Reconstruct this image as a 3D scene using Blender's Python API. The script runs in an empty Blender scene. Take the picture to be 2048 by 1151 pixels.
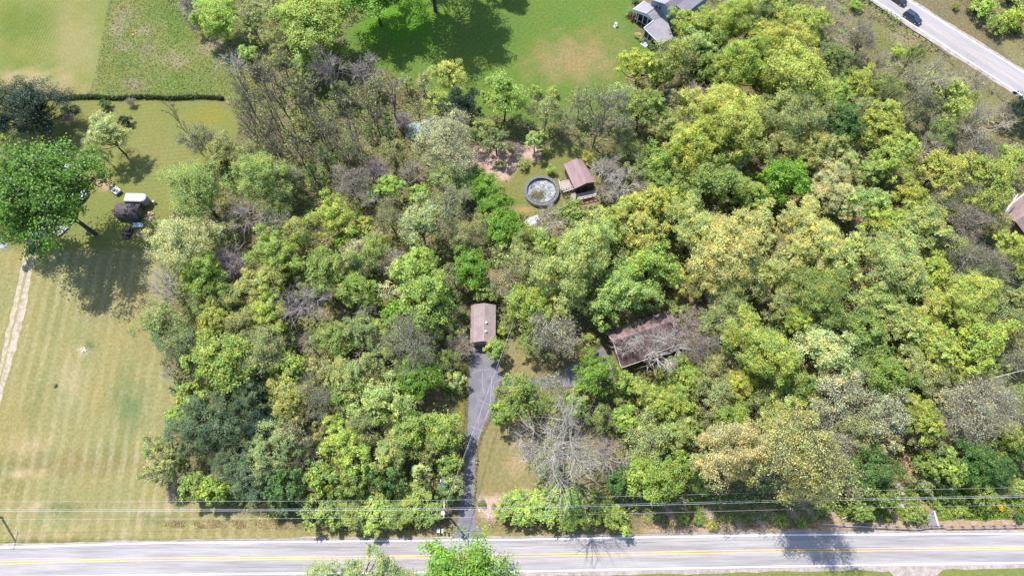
import bpy, math, random
import numpy as np
from mathutils import Vector, Matrix
R_ = math.radians
S = bpy.context.scene
C = S.collection
# ---------------------------------------------------------------- camera, sky, sun
H = 130.0; FPX = 1365.0; TH = R_(24.6)
cam = bpy.data.cameras.new('camera'); cam.sensor_width = 36; cam.lens = FPX/2048*36
cam.clip_end = 6000; cam.clip_start = 1
co = bpy.data.objects.new('camera', cam); C.objects.link(co)
co.location = (0, 0, H); co.rotation_euler = (TH, 0, 0); S.camera = co
SHX, SHY = 0.34, -0.37            # ground shadow of one metre of height
SUN_EL = math.atan2(1, math.hypot(SHX, SHY))
W = bpy.data.worlds.new('World'); S.world = W; W.use_nodes = True
wn = W.node_tree.nodes; sky = wn.new('ShaderNodeTexSky'); sky.sky_type = 'NISHITA'; sky.sun_disc = False
sky.sun_elevation = SUN_EL
sky.sun_rotation = math.atan2(-SHX, -SHY)
bg = wn['Background']; bg.inputs[1].default_value = 0.15
W.node_tree.links.new(sky.outputs[0], bg.inputs[0])
sl = bpy.data.lights.new('sun', 'SUN'); sl.energy = 3.9; sl.angle = R_(0.53); sl.color = (1, 0.955, 0.88)
so = bpy.data.objects.new('sun', sl); C.objects.link(so)
so.rotation_euler = Vector((SHX, SHY, -1)).to_track_quat('-Z', 'Y').to_euler()
S.view_settings.view_transform = 'Standard'; S.view_settings.look = 'None'
S.view_settings.exposure = 1.12; S.view_settings.gamma = 1
S.render.engine = 'CYCLES'; S.cycles.max_bounces = 8; S.cycles.diffuse_bounces = 5; S.cycles.transmission_bounces = 6; S.cycles.transparent_max_bounces = 8
# ---------------------------------------------------------------- helpers
def P(x, y, h=0.0):
    u = (x-1024)/FPX; v = (575.5-y)/FPX
    cy = v*math.cos(TH)+math.sin(TH); cz = v*math.sin(TH)-math.cos(TH)
    t = (H-h)/(-cz)
    return Vector((u*t, cy*t, h))
def PN(x, y, h=0.0):
    x = np.asarray(x, float); y = np.asarray(y, float)
    u = (x-1024)/FPX; v = (575.5-y)/FPX
    cy = v*math.cos(TH)+math.sin(TH); cz = v*math.sin(TH)-math.cos(TH)
    t = (H-h)/(-cz)
    return np.stack([u*t, cy*t], -1)
def to_px(X, Y):
    d = Y*math.sin(TH) + H*math.cos(TH)
    u = X/d; v = (Y*math.cos(TH) - H*math.sin(TH))/d
    return 1024+u*FPX, 575.5-v*FPX
def mpp(x, y, h=0.0):            # metres per photo pixel, sideways
    return (P(x+1, y, h)-P(x, y, h)).x
def tag(o, label=None, cat=None, group=None, kind=None):
    for k, v in (('label', label), ('category', cat), ('group', group), ('kind', kind)):
        if v: o[k] = v
    return o
def link(name, me, mat=None, parent=None):
    o = bpy.data.objects.new(name, me); C.objects.link(o)
    if mat and not me.materials: me.materials.append(mat)
    if parent: o.parent = parent
    return o
def empty(name, loc, rz=0, **k):
    o = bpy.data.objects.new(name, None); C.objects.link(o); o.location = loc; o.rotation_euler = (0, 0, rz)
    o.empty_display_size = 0.5
    return tag(o, **k)
def qmesh(name, V, F, rnd=None, col=None, smooth=False):
    me = bpy.data.meshes.new(name); V = np.asarray(V, np.float32); F = np.asarray(F, np.int32)
    n = F.shape[1]
    me.vertices.add(len(V)); me.vertices.foreach_set('co', V.ravel())
    me.loops.add(F.size); me.loops.foreach_set('vertex_index', F.ravel())
    me.polygons.add(len(F)); me.polygons.foreach_set('loop_start', np.arange(0, F.size, n, dtype=np.int32))
    me.polygons.foreach_set('loop_total', np.full(len(F), n, np.int32))
    me.update(calc_edges=True)
    if rnd is not None:
        a = me.attributes.new('rnd', 'FLOAT', 'FACE'); a.data.foreach_set('value', np.asarray(rnd, np.float32))
    if col is not None:
        dom = 'POINT' if len(col) == len(V) else 'FACE'
        a = me.attributes.new('base', 'FLOAT_COLOR', dom)
        c = np.ones((len(col), 4), np.float32); c[:, :3] = col; a.data.foreach_set('color', c.ravel())
    if smooth: me.polygons.foreach_set('use_smooth', np.ones(len(F), bool))
    me.validate(); return me
class MB:                        # small mesh builder
    def __init__(s): s.v = []; s.f = []
    def face(s, pts):
        b = len(s.v); s.v += [tuple(p) for p in pts]; s.f.append(tuple(range(b, b+len(pts))))
    def prism(s, bot, top):
        n = len(bot); b = len(s.v); s.v += [tuple(p) for p in bot]+[tuple(p) for p in top]
        s.f.append(tuple(b+i for i in reversed(range(n)))); s.f.append(tuple(b+n+i for i in range(n)))
        for i in range(n):
            j = (i+1) % n; s.f.append((b+i, b+j, b+n+j, b+n+i))
    def box(s, c, d, rz=0, taper=1.0):
        x, y, z = [q/2 for q in d]; cs, sn = math.cos(rz), math.sin(rz)
        def q(a, b_, cc): return (c[0]+a*cs-b_*sn, c[1]+a*sn+b_*cs, c[2]+cc)
        bot = [q(-x, -y, -z), q(x, -y, -z), q(x, y, -z), q(-x, y, -z)]; t = taper
        s.prism(bot, [q(-x*t, -y*t, z), q(x*t, -y*t, z), q(x*t, y*t, z), q(-x*t, y*t, z)])
    def tube(s, p0, p1, r0, r1=None, n=6):
        r1 = r0 if r1 is None else r1
        p0 = Vector(p0); p1 = Vector(p1); d = (p1-p0).normalized()
        a = d.orthogonal().normalized(); b_ = d.cross(a)
        A = [p0+(a*math.cos(6.2832*i/n)+b_*math.sin(6.2832*i/n))*r0 for i in range(n)]
        B = [p1+(a*math.cos(6.2832*i/n)+b_*math.sin(6.2832*i/n))*r1 for i in range(n)]
        s.prism(A, B)
    def build(s, name, mat, parent=None, bevel=0, smooth=False):
        me = bpy.data.meshes.new(name); me.from_pydata(s.v, [], s.f); me.update()
        o = link(name, me, mat, parent)
        if bevel:
            m = o.modifiers.new('bevel', 'BEVEL'); m.width = bevel; m.segments = 2; m.limit_method = 'ANGLE'
        if smooth: me.polygons.foreach_set('use_smooth', [True]*len(me.polygons))
        return o
def nodes(m):
    m.use_nodes = True; return m.node_tree.nodes, m.node_tree.links
def mixc(N, L, f, a, b, mode='MIX'):
    n = N.new('ShaderNodeMix'); n.data_type = 'RGBA'; n.blend_type = mode
    for s_, v in ((0, f), (6, a), (7, b)):
        if isinstance(v, bpy.types.NodeSocket): L.new(v, n.inputs[s_])
        else: n.inputs[s_].default_value = v if not isinstance(v, tuple) else (*v[:3], 1)
    return n.outputs[2]
def ramp(N, L, src, a, b):
    n = N.new('ShaderNodeMapRange'); n.inputs[1].default_value = a; n.inputs[2].default_value = b
    L.new(src, n.inputs[0]); return n.outputs[0]
def noise(N, L, vec, sc, det=4, rough=.6, dist=0):
    n = N.new('ShaderNodeTexNoise'); n.inputs['Scale'].default_value = sc; n.inputs['Detail'].default_value = det
    n.inputs['Roughness'].default_value = rough; n.inputs['Distortion'].default_value = dist
    L.new(vec, n.inputs['Vector']); return n.outputs[0]
def pos(N, L, rot=0, scale=(1, 1, 1), src='Position'):
    if src == 'Position': g = N.new('ShaderNodeNewGeometry').outputs['Position']
    else: g = N.new('ShaderNodeTexCoord').outputs['Object']
    if rot == 0 and scale == (1, 1, 1): return g
    a = N.new('ShaderNodeMapping'); a.vector_type = 'POINT'; a.inputs['Rotation'].default_value = (0, 0, rot); L.new(g, a.inputs[0])
    b = N.new('ShaderNodeMapping'); b.inputs['Scale'].default_value = scale; L.new(a.outputs[0], b.inputs[0])
    return b.outputs[0]
def mat(name, c, rough=.8, n1=None, n2=None, var=.25, bump=0, metal=0, rot=0, scale=(1, 1, 1), c2=None, spec=.3, nsc=3):
    m = bpy.data.materials.new(name); N, L = nodes(m); b = N['Principled BSDF']
    b.inputs['Roughness'].default_value = rough; b.inputs['Metallic'].default_value = metal
    b.inputs['Specular IOR Level'].default_value = spec
    v = pos(N, L, rot, scale)
    a = noise(N, L, v, nsc, 6, .65); f = ramp(N, L, a, .3, .7)
    dk = tuple(q*(1-var) for q in c); lt = c2 or tuple(min(1, q*(1+var)) for q in c)
    o = mixc(N, L, f, dk, lt)
    if n1:                                  # second, larger stain pattern
        a2 = noise(N, L, v, n1, 3, .5); f2 = ramp(N, L, a2, .42, .62)
        o = mixc(N, L, f2, o, mixc(N, L, 1.0, o, n2 or (.7, .7, .7), 'MULTIPLY'))
    L.new(o, b.inputs['Base Color'])
    if bump:
        bm = N.new('ShaderNodeBump'); bm.inputs['Strength'].default_value = 1; bm.inputs['Distance'].default_value = bump
        L.new(noise(N, L, v, nsc*2, 4), bm.inputs['Height']); L.new(bm.outputs[0], b.inputs['Normal'])
    return m
def leafmat(name, trans=.35, var=.5):
    m = bpy.data.materials.new(name); N, L = nodes(m); N.remove(N['Principled BSDF'])
    oi = N.new('ShaderNodeObjectInfo'); at = N.new('ShaderNodeAttribute'); at.attribute_name = 'rnd'
    mr = N.new('ShaderNodeMapRange'); mr.inputs[3].default_value = 1-var; mr.inputs[4].default_value = 1+var*.75
    L.new(at.outputs['Fac'], mr.inputs[0])
    mul = N.new('ShaderNodeVectorMath'); mul.operation = 'SCALE'; L.new(oi.outputs['Color'], mul.inputs[0]); L.new(mr.outputs[0], mul.inputs['Scale'])
    # new growth is yellower, old leaves greener, in patches through the crown
    nz = noise(N, L, pos(N, L), .55, 3, .6); f = ramp(N, L, nz, .35, .68)
    o = mixc(N, L, f, mixc(N, L, 1.0, mul.outputs[0], (.70, .88, .95), 'MULTIPLY'), mixc(N, L, 1.0, mul.outputs[0], (1.22, 1.06, .85), 'MULTIPLY'))
    d = N.new('ShaderNodeBsdfDiffuse'); t = N.new('ShaderNodeBsdfTranslucent'); L.new(o, d.inputs[0])
    L.new(mixc(N, L, 1.0, o, (1.15, 1.2, .6), 'MULTIPLY'), t.inputs[0])
    g = N.new('ShaderNodeBsdfGlossy'); g.inputs['Roughness'].default_value = .45; g.inputs[0].default_value = (.5, .5, .5, 1)
    ms = N.new('ShaderNodeMixShader'); ms.inputs[0].default_value = trans; L.new(d.outputs[0], ms.inputs[1]); L.new(t.outputs[0], ms.inputs[2])
    m2 = N.new('ShaderNodeMixShader'); m2.inputs[0].default_value = .035; L.new(ms.outputs[0], m2.inputs[1]); L.new(g.outputs[0], m2.inputs[2])
    L.new(m2.outputs[0], N['Material Output'].inputs[0]); return m
def attrmat(name, fine=.35, rough=.95, stripe=None, straw=(.30, .25, .15), sw=.5, bump=.05, flecks=.5, patch=.14):
    """ground: colour by region from 'base', grass grain, straw flecks and mower stripes"""
    m = bpy.data.materials.new(name); N, L = nodes(m); b = N['Principled BSDF']; b.inputs['Roughness'].default_value = rough
    b.inputs['Specular IOR Level'].default_value = .1
    at = N.new('ShaderNodeAttribute'); at.attribute_name = 'base'; p = pos(N, L)
    a = ramp(N, L, noise(N, L, p, 1.6, 8, .72), .3, .7)
    o = mixc(N, L, a, mixc(N, L, 1.0, at.outputs['Color'], (1-fine,)*3, 'MULTIPLY'), mixc(N, L, 1.0, at.outputs['Color'], (1+fine,)*3, 'MULTIPLY'))
    pt = ramp(N, L, noise(N, L, p, .11, 5, .6, .6), .38, .64)
    o = mixc(N, L, pt, o, mixc(N, L, 1.0, o, (1+patch, 1, 1-patch*.5), 'MULTIPLY'))
    fl = ramp(N, L, noise(N, L, p, 2.3, 5, .75, .8), .55, .66)
    fl2 = ramp(N, L, noise(N, L, p, .25, 3, .6), .42, .6)
    mm = N.new('ShaderNodeMath'); mm.operation = 'MULTIPLY'; L.new(fl, mm.inputs[0]); L.new(fl2, mm.inputs[1])
    m3 = N.new('ShaderNodeMath'); m3.operation = 'MULTIPLY'; L.new(mm.outputs[0], m3.inputs[0]); m3.inputs[1].default_value = flecks
    o = mixc(N, L, m3.outputs[0], o, straw)
    if stripe:
        rot, freq, amp = stripe
        q = pos(N, L, rot); w = N.new('ShaderNodeTexWave'); w.wave_type = 'BANDS'; w.bands_direction = 'X'
        w.inputs['Scale'].default_value = freq; w.inputs['Distortion'].default_value = 1.5; w.inputs['Detail'].default_value = 3
        w.inputs['Detail Scale'].default_value = 1.5; L.new(q, w.inputs['Vector'])
        qs = pos(N, L, rot, (1.2, .9, 1)); cl = ramp(N, L, noise(N, L, qs, 1.3, 9, .85), .40, .62)
        k = N.new('ShaderNodeMath'); k.operation = 'MULTIPLY'; L.new(ramp(N, L, w.outputs['Fac'], .35, .9), k.inputs[0]); L.new(cl, k.inputs[1])
        k4 = N.new('ShaderNodeMath'); k4.operation = 'MULTIPLY'; L.new(k.outputs[0], k4.inputs[0]); L.new(ramp(N, L, noise(N, L, p, .07, 4, .6), .36, .62), k4.inputs[1])
        k2 = N.new('ShaderNodeMath'); k2.operation = 'MULTIPLY'; L.new(k4.outputs[0], k2.inputs[0]); k2.inputs[1].default_value = amp
        o = mixc(N, L, k2.outputs[0], o, straw)
    L.new(o, b.inputs['Base Color'])
    bm = N.new('ShaderNodeBump'); bm.inputs['Distance'].default_value = bump; L.new(noise(N, L, p, 3, 6, .75), bm.inputs['Height'])
    L.new(bm.outputs[0], b.inputs['Normal']); return m
# ---------------------------------------------------------------- ground regions, as polygons
def inpoly(X, Y, poly):
    ins = np.zeros(X.shape, bool); n = len(poly)
    for i in range(n):
        x1, y1 = poly[i]; x2, y2 = poly[(i+1) % n]
        if y1 == y2: continue
        c = ((y1 > Y) != (y2 > Y)) & (X < (x2-x1)*(Y-y1)/(y2-y1)+x1); ins ^= c
    return ins
REG = [  # (region name, colour, outline in photo pixels)  later ones win
 ('forest_floor', (.11, .10, .055), [(-2000, -2000), (4000, -2000), (4000, 3000), (-2000, 3000)]),
 ('mown_hayfield', (.20, .225, .055), [(-900, -300), (232, -300), (217, 0), (203, 80), (190, 145), (180, 176), (165, 192), (120, 194), (-900, 194)]),
 ('meadow', (.20, .235, .065), [(217, 0), (232, -300), (330, -300), (335, 0), (372, 40), (420, 85), (468, 140), (480, 200), (90, 200), (165, 192), (180, 176), (190, 145), (203, 80)]),
 ('yard_lawn', (.20, .215, .06), [(-900, 200), (440, 200), (462, 215), (476, 245), (470, 290), (400, 330), (345, 420), (315, 520), (-900, 520)]),
 ('mown_field', (.285, .26, .105), [(-900, 500), (320, 500), (330, 600), (335, 700), (355, 800), (325, 900), (345, 990), (600, 1050), (900, 1050), (905, 1090), (-900, 1110)]),
 ('garden_bed', (.31, .235, .195), [(945, 290), (1000, 280), (1040, 288), (1085, 292), (1083, 315), (1052, 318), (1028, 338), (1015, 362), (985, 350), (950, 350), (940, 320)]),
 ('lawn', (.125, .195, .035), [(690, 60), (800, 0), (790, -300), (1500, -300), (1262, 0), (1275, 60), (1290, 90), (1330, 110), (1260, 140), (1210, 240), (1100, 250), (960, 230), (850, 180), (760, 140), (690, 100)]),
 ('lawn', (.20, .205, .065), [(1015, 362), (1028, 338), (1052, 318), (1083, 315), (1085, 292), (1110, 270), (1160, 285), (1180, 310), (1200, 330), (1240, 330), (1300, 380), (1230, 400), (1140, 400), (1060, 430), (1010, 420)]),
 ('lawn', (.20, .205, .065), [(950, 340), (1015, 362), (1012, 430), (960, 400), (940, 370)]),
 ('lawn', (.27, .23, .105), [(965, 540), (1015, 545), (1045, 640), (1085, 680), (1085, 760), (1025, 762), (1008, 756), (1000, 735), (1030, 660)]),
 ('lawn', (.26, .225, .10), [(986, 818), (1060, 815), (1085, 900), (1065, 990), (1010, 1000), (950, 1015), (952, 948), (956, 892), (966, 862)]),
 ('lawn', (.18, .18, .045), [(935, 700), (905, 770), (910, 830), (932, 860)]),
 ('garden_bed', (.31, .235, .195), [(955, 992), (1010, 990), (1065, 975), (1060, 1012), (1000, 1000), (985, 1040), (975, 1048), (955, 1030)]),
 ('lawn', (.27, .225, .105), [(970, 1045), (1290, 1050), (1640, 1052), (1640, 1075), (970, 1085)]),
 ('lawn', (.27, .225, .105), [(945, 1010), (957, 1010), (960, 1030), (1000, 1046), (1000, 1085), (970, 1085), (946, 1030)]),
 ('lawn', (.20, .20, .065), [(1690, 65), (1720, 30), (1780, 60), (1895, 125), (1985, 190), (2060, 240), (2020, 262), (1935, 212), (1855, 170), (1800, 130), (1740, 120)]),
 ('meadow', (.25, .225, .105), [(1720, -300), (1600, -500), (4000, -500), (4000, 900), (2200, 330), (2080, 200)]),
 ('verge', (.24, .19, .135), [(1290, 985), (1420, 1000), (1640, 1015), (1800, 1030), (1880, 1035), (2300, 1025), (2300, 1075), (1290, 1066)]),
 ('roadside_lawn', (.20, .225, .06), [(-900, 1135), (500, 1125), (3000, 1100), (3000, 2200), (-900, 2200)]),
]
DX = .55
gx = np.arange(-185, 185.01, DX); gy = np.arange(-35, 175.01, DX)
GX, GY = np.meshgrid(gx, gy)
GK = np.array([.56, .60, .63])
PX, PY = to_px(GX, GY)
JX = PX + 2.5*np.sin(GX*1.7+3*np.sin(GY*.9))+1.5*np.sin(GY*3.1+GX); JY = PY + 2.5*np.sin(GY*1.3+2*np.sin(GX*.8))
reg = np.zeros(GX.shape, int); colr = np.zeros(GX.shape+(3,))
for i, (n, c, poly) in enumerate(REG):
    sharp = n in ('mown_hayfield', 'meadow', 'yard_lawn')
    m_ = inpoly(PX if sharp else JX, PY if sharp else JY, poly); reg[m_] = i; colr[m_] = c if n in ('garden_bed', 'forest_floor', 'verge') else np.array(c)*GK
def blob(cx, cy, rx, ry, c, a=1.0, soft=.5):
    d = np.sqrt(((JX-cx)/rx)**2+((JY-cy)/ry)**2); w = np.clip((1-d+.25*np.sin(GX*.9+2*np.sin(GY*.5))*np.sin(GY*.8))/soft, 0, 1)[..., None]*a; c = np.array(c)*(GK if c[0] < .345 else GK*[1.18, 1.14, 1.05])
    colr[:] = colr*(1-w)+np.array(c)*w
# real differences in the turf: dry patches, lush patches, worn soil
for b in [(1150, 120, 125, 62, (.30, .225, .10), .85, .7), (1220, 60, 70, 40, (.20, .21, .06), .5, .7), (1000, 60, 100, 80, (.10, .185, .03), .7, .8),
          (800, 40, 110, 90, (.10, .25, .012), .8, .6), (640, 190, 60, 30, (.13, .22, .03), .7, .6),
          (50, 50, 110, 60, (.13, .18, .03), .9, .8), (40, 130, 60, 26, (.15, .19, .035), .8, .8), (360, 60, 30, 40, (.13, .22, .035), .8, .6), (300, 190, 60, 12, (.11, .17, .03), .7, .6), (240, 120, 16, 40, (.13, .20, .04), .7, .6), (350, 120, 40, 20, (.34, .30, .17), .8, .7), (235, 60, 22, 20, (.34, .30, .18), .8, .7), (290, 60, 20, 14, (.34, .29, .18), .7, .7), (250, 95, 22, 10, (.33, .28, .17), .8, .6), (150, 90, 60, 110, (.31, .265, .12), .75, .7), (60, 160, 100, 30, (.36, .28, .15), .8, .7), (110, 178, 90, 18, (.30, .24, .12), .7, .6),
          (250, 30, 40, 30, (.30, .26, .14), .6, .7), (300, 100, 30, 20, (.30, .25, .15), .6, .7), (430, 90, 45, 22, (.36, .29, .20), .8, .6), (270, 170, 30, 20, (.30, .24, .17), .7, .7), (360, 170, 60, 30, (.13, .21, .03), .7, .7), (330, 20, 50, 30, (.12, .21, .03), .7, .7),
          (420, 235, 60, 30, (.235, .225, .04), .8, .6), (300, 300, 90, 60, (.26, .235, .09), .4, .8), (205, 368, 25, 14, (.38, .27, .20), .9, .5),
          (255, 800, 45, 90, (.15, .20, .075), .85, .8), (230, 900, 60, 30, (.17, .20, .07), .6, .8), (110, 620, 40, 90, (.22, .22, .08), .5, .8), (70, 800, 26, 120, (.20, .20, .065), .5, .8), (200, 620, 60, 40, (.23, .21, .09), .5, .8), (140, 760, 30, 60, (.38, .31, .19), .6, .8), (60, 900, 70, 40, (.38, .31, .18), .6, .8), (290, 690, 30, 40, (.22, .21, .08), .4, .8), (180, 690, 12, 10, (.10, .15, .05), .9, .4), (163, 700, 13, 15, (.45, .38, .30), .9, .5),
          (150, 925, 180, 30, (.24, .20, .08), .8, .5), (70, 1020, 80, 12, (.34, .27, .15), .5, .5), (20, 950, 40, 60, (.20, .18, .05), .7, .7), (110, 1015, 70, 14, (.12, .155, .04), .7, .6), (310, 1035, 70, 16, (.13, .16, .045), .7, .6),
          (30, 945, 32, 9, (.48, .38, .24), .9, .5), (85, 950, 20, 6, (.46, .36, .22), .8, .5), (75, 1012, 28, 8, (.48, .38, .24), .8, .5), (95, 1052, 7, 18, (.5, .40, .27), .8, .5), (160, 1055, 6, 8, (.46, .36, .24), .8, .5), (280, 1045, 6, 22, (.42, .33, .2), .7, .6), (250, 1060, 20, 6, (.46, .36, .24), .8, .5),
          (300, 1018, 90, 6, (.42, .36, .26), .6, .5), (60, 1068, 130, 5, (.44, .34, .2), .6, .5), (100, 1082, 200, 6, (.15, .16, .04), .8, .5), (640, 1062, 330, 9, (.33, .24, .11), .6, .5), (865, 1050, 36, 13, (.40, .27, .19), .9, .5),
          (1330, 300, 60, 60, (.14, .15, .05), .6, .7), (880, 790, 22, 60, (.36, .22, .15), .9, .6), (1240, 640, 45, 22, (.42, .27, .19), .9, .6), (1380, 700, 60, 50, (.38, .27, .21), .8, .8),
          (1350, 600, 40, 20, (.42, .26, .17), .8, .6), (1180, 405, 30, 12, (.36, .25, .17), .8, .5), (1045, 420, 25, 8, (.50, .30, .16), .7, .5), (1012, 1010, 20, 14, (.42, .33, .29), .7, .6), (1780, 1000, 90, 22, (.15, .17, .05), .6, .7), (1960, 1005, 110, 22, (.17, .21, .05), .9, .6),
          (1040, 850, 40, 30, (.36, .27, .18), .6, .7), (1035, 930, 35, 30, (.35, .265, .16), .6, .7), (760, 445, 40, 30, (.38, .26, .20), .8, .6), (745, 385, 20, 14, (.34, .25, .2), .8, .6), (950, 475, 30, 20, (.34, .22, .15), .8, .6), (915, 440, 18, 40, (.36, .23, .15), .7, .6),
          (1850, 40, 90, 16, (.25, .24, .05), .0, .5), (1815, 75, 60, 20, (.34, .28, .17), .7, .6), (1960, 100, 200, 12, (.21, .22, .05), .0, .5), (2036, 302, 16, 22, (.52, .47, .40), .95, .4), (2010, 360, 26, 24, (.42, .36, .24), .8, .5)]:
    blob(*b)
k = colr.copy()
for _ in range(2):
    k[1:-1, 1:-1] = (k[1:-1, 1:-1]*2+k[:-2, 1:-1]+k[2:, 1:-1]+k[1:-1, :-2]+k[1:-1, 2:])/6
colr = k
FDIR = P(40, 560)-P(4, 700); frot = math.atan2(FDIR.x, FDIR.y)   # direction of mower passes
GM = {'forest_floor': attrmat('leaf_litter', .5, straw=(.28, .20, .14), flecks=.9, bump=.15),
      'mown_hayfield': attrmat('hay_stubble', .22, stripe=(R_(3), .42, .45), straw=(.27, .225, .14), flecks=.3),
      'meadow': attrmat('rough_grass', .45, flecks=.9, straw=(.31, .27, .19), bump=.25, patch=.15),
      'yard_lawn': attrmat('mown_lawn', .22, stripe=(R_(84), .30, .2), flecks=.3),
      'mown_field': attrmat('mown_field_grass', .28, stripe=(frot, .13, .6), straw=(.36, .30, .19), flecks=.6, bump=.1),
      'lawn': attrmat('lawn_grass', .34, stripe=(R_(40), .22, .16), flecks=.45, straw=(.18, .15, .085)),
      'garden_bed': attrmat('bark_mulch', .4, flecks=.6, straw=(.36, .28, .23), bump=.1),
      'verge': attrmat('stony_verge', .4, flecks=.8, straw=(.34, .27, .21), bump=.1),
      'roadside_lawn': attrmat('roadside_grass', .25, flecks=.3)}
ny, nx = GX.shape
idx = np.arange(nx*ny).reshape(ny, nx)
quads = np.stack([idx[:-1, :-1], idx[:-1, 1:], idx[1:, 1:], idx[1:, :-1]], -1).reshape(-1, 4)
qreg = reg[:-1, :-1].ravel(); V0 = np.stack([GX.ravel(), GY.ravel(), np.zeros(GX.size)], -1); CC = colr.reshape(-1, 3)
for nm in dict.fromkeys(r[0] for r in REG):
    ids = [i for i, r in enumerate(REG) if r[0] == nm]
    q = quads[np.isin(qreg, ids)]
    if not len(q): continue
    u, inv = np.unique(q, return_inverse=True)
    o = link('ground' if nm == 'forest_floor' else nm, qmesh(nm, V0[u], inv.reshape(-1, 4), col=CC[u]), GM[nm]); o['kind'] = 'structure'
x0, x1, y0, y1 = gx[0], gx[-1], gy[0], gy[-1]; B = 2500
V = [(-B, -B, 0), (B, -B, 0), (B, B, 0), (-B, B, 0), (x0, y0, 0), (x1, y0, 0), (x1, y1, 0), (x0, y1, 0)]
far = link('ground', qmesh('far_ground', V, [(0, 1, 5, 4), (1, 2, 6, 5), (2, 3, 7, 6), (3, 0, 4, 7)], col=np.array([(.15, .17, .06)]*8)), GM['meadow']); far['kind'] = 'structure'
# ---------------------------------------------------------------- road, drives, stream
def interp(pts, n):
    pts = np.array(pts, float); t = np.r_[0, np.cumsum(np.hypot(*np.diff(pts, axis=0).T))]; s = np.linspace(0, t[-1], n)
    k = np.stack([np.interp(s, t, pts[:, 0]), np.interp(s, t, pts[:, 1])], -1)
    for _ in range(4): k[1:-1] = (k[:-2]+2*k[1:-1]+k[2:])/4
    return k
def strip(name, A, Bp, z, m, n=60, kind='structure', parent=None, jit=0):
    a = PN(*interp(A, n).T); b = PN(*interp(Bp, n).T)
    if jit:
        r = np.random.default_rng(3); a += r.normal(0, jit, a.shape); b += r.normal(0, jit, b.shape)
    V = np.zeros((2*n, 3)); V[:n, :2] = a; V[n:, :2] = b; V[:, 2] = z; i = np.arange(n-1)
    o = link(name, qmesh(name, V, np.stack([i, i+1, i+n+1, i+n], -1)), m, parent)
    if kind: o['kind'] = kind
    return o
def line(name, pts, w, z, m, n=80, parent=None, kind=None, off=0):
    """a painted line or seam w metres wide along photo points"""
    c = PN(*interp(pts, n).T); d = np.gradient(c, axis=0); d /= np.linalg.norm(d, axis=1)[:, None]; nn = np.stack([-d[:, 1], d[:, 0]], -1)
    c = c+nn*off
    V = np.zeros((2*n, 3)); V[:n, :2] = c-nn*w/2; V[n:, :2] = c+nn*w/2; V[:, 2] = z; i = np.arange(n-1)
    o = link(name, qmesh(name, V, np.stack([i, i+1, i+n+1, i+n], -1)), m, parent)
    if kind: o['kind'] = kind
    return o
asph = mat('worn_asphalt', (.268, .252, .256), .9, n1=.5, n2=(.76, .76, .79), var=.2, scale=(.07, 1.3, 1), nsc=2.2, bump=.004)
rdir = P(2040, 188)-P(1748, 0); rr = math.atan2(rdir.y, rdir.x)
asph2 = mat('worn_asphalt_far', (.265, .25, .255), .9, n1=.4, n2=(.85, .84, .88), var=.14, rot=-rr, scale=(.12, 1.6, 1), nsc=2.2, bump=.004)
gravel = mat('pale_gravel', (.29, .25, .235), .95, n1=.8, n2=(.75, .74, .7), var=.35, nsc=4, bump=.03)
drvm = mat('sealed_driveway', (.135, .128, .15), .8, n1=.5, n2=(.8, .8, .84), var=.16, nsc=2.5, bump=.004)
seam = mat('pale_crack_seam', (.215, .205, .23), .9, var=.2)
white = mat('white_road_paint', (.60, .60, .61), .7, var=.08, nsc=1)
yell = mat('yellow_road_paint', (.47, .34, .12), .7, var=.15, nsc=1.2)
yell2 = mat('faded_yellow_paint', (.40, .30, .19), .8, var=.2, nsc=1.2)
TOP = [(-900, 1122), (0, 1094), (295, 1085), (512, 1083), (1024, 1078), (1536, 1069), (2048, 1066), (3000, 1061)]
BOT = [(-900, 1182), (0, 1156), (122, 1151), (512, 1146), (1024, 1142), (1536, 1132), (2048, 1124), (3000, 1116)]
MID = [(-900, 1151), (0, 1124.5), (295, 1117), (512, 1116), (1024, 1110), (1536, 1100.5), (2048, 1095), (3000, 1088)]
sh = lambda p, d: [(x, y+d) for x, y in p]
strip('gravel_shoulder', sh(TOP, -7), sh(BOT, 11), .004, gravel, 140, jit=.12)
strip('road', sh(TOP, -3), sh(BOT, 4), .010, asph, 120)
for nm, pts in (('edge_line', TOP), ('edge_line', BOT)): line(nm, pts, .22, .016, white, kind='structure', n=120)
for of in (-.19, .19): line('centre_line', MID, .14, .016, yell, kind='structure', n=120, off=of)
T2 = [(1600, -144), (1814, 0), (2048, 146), (2500, 428)]; B2 = [(1520, -149), (1748, 0), (2040, 188), (2500, 484)]; M2 = [(1560, -147), (1780, 0), (2044, 168), (2500, 456)]
strip('gravel_shoulder', [(x+3, y-5) for x, y in T2], [(x-4, y+7) for x, y in B2], .004, gravel, 60, jit=.12)
strip('road', [(x+1, y-2) for x, y in T2], [(x-1, y+2) for x, y in B2], .010, asph2, 60)
for pts in (T2, B2): line('edge_line', pts, .28, .016, white, kind='structure', n=60)
for of in (-.2, .2): line('centre_line', M2, .12, .016, yell2, kind='structure', n=60, off=of)
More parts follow.
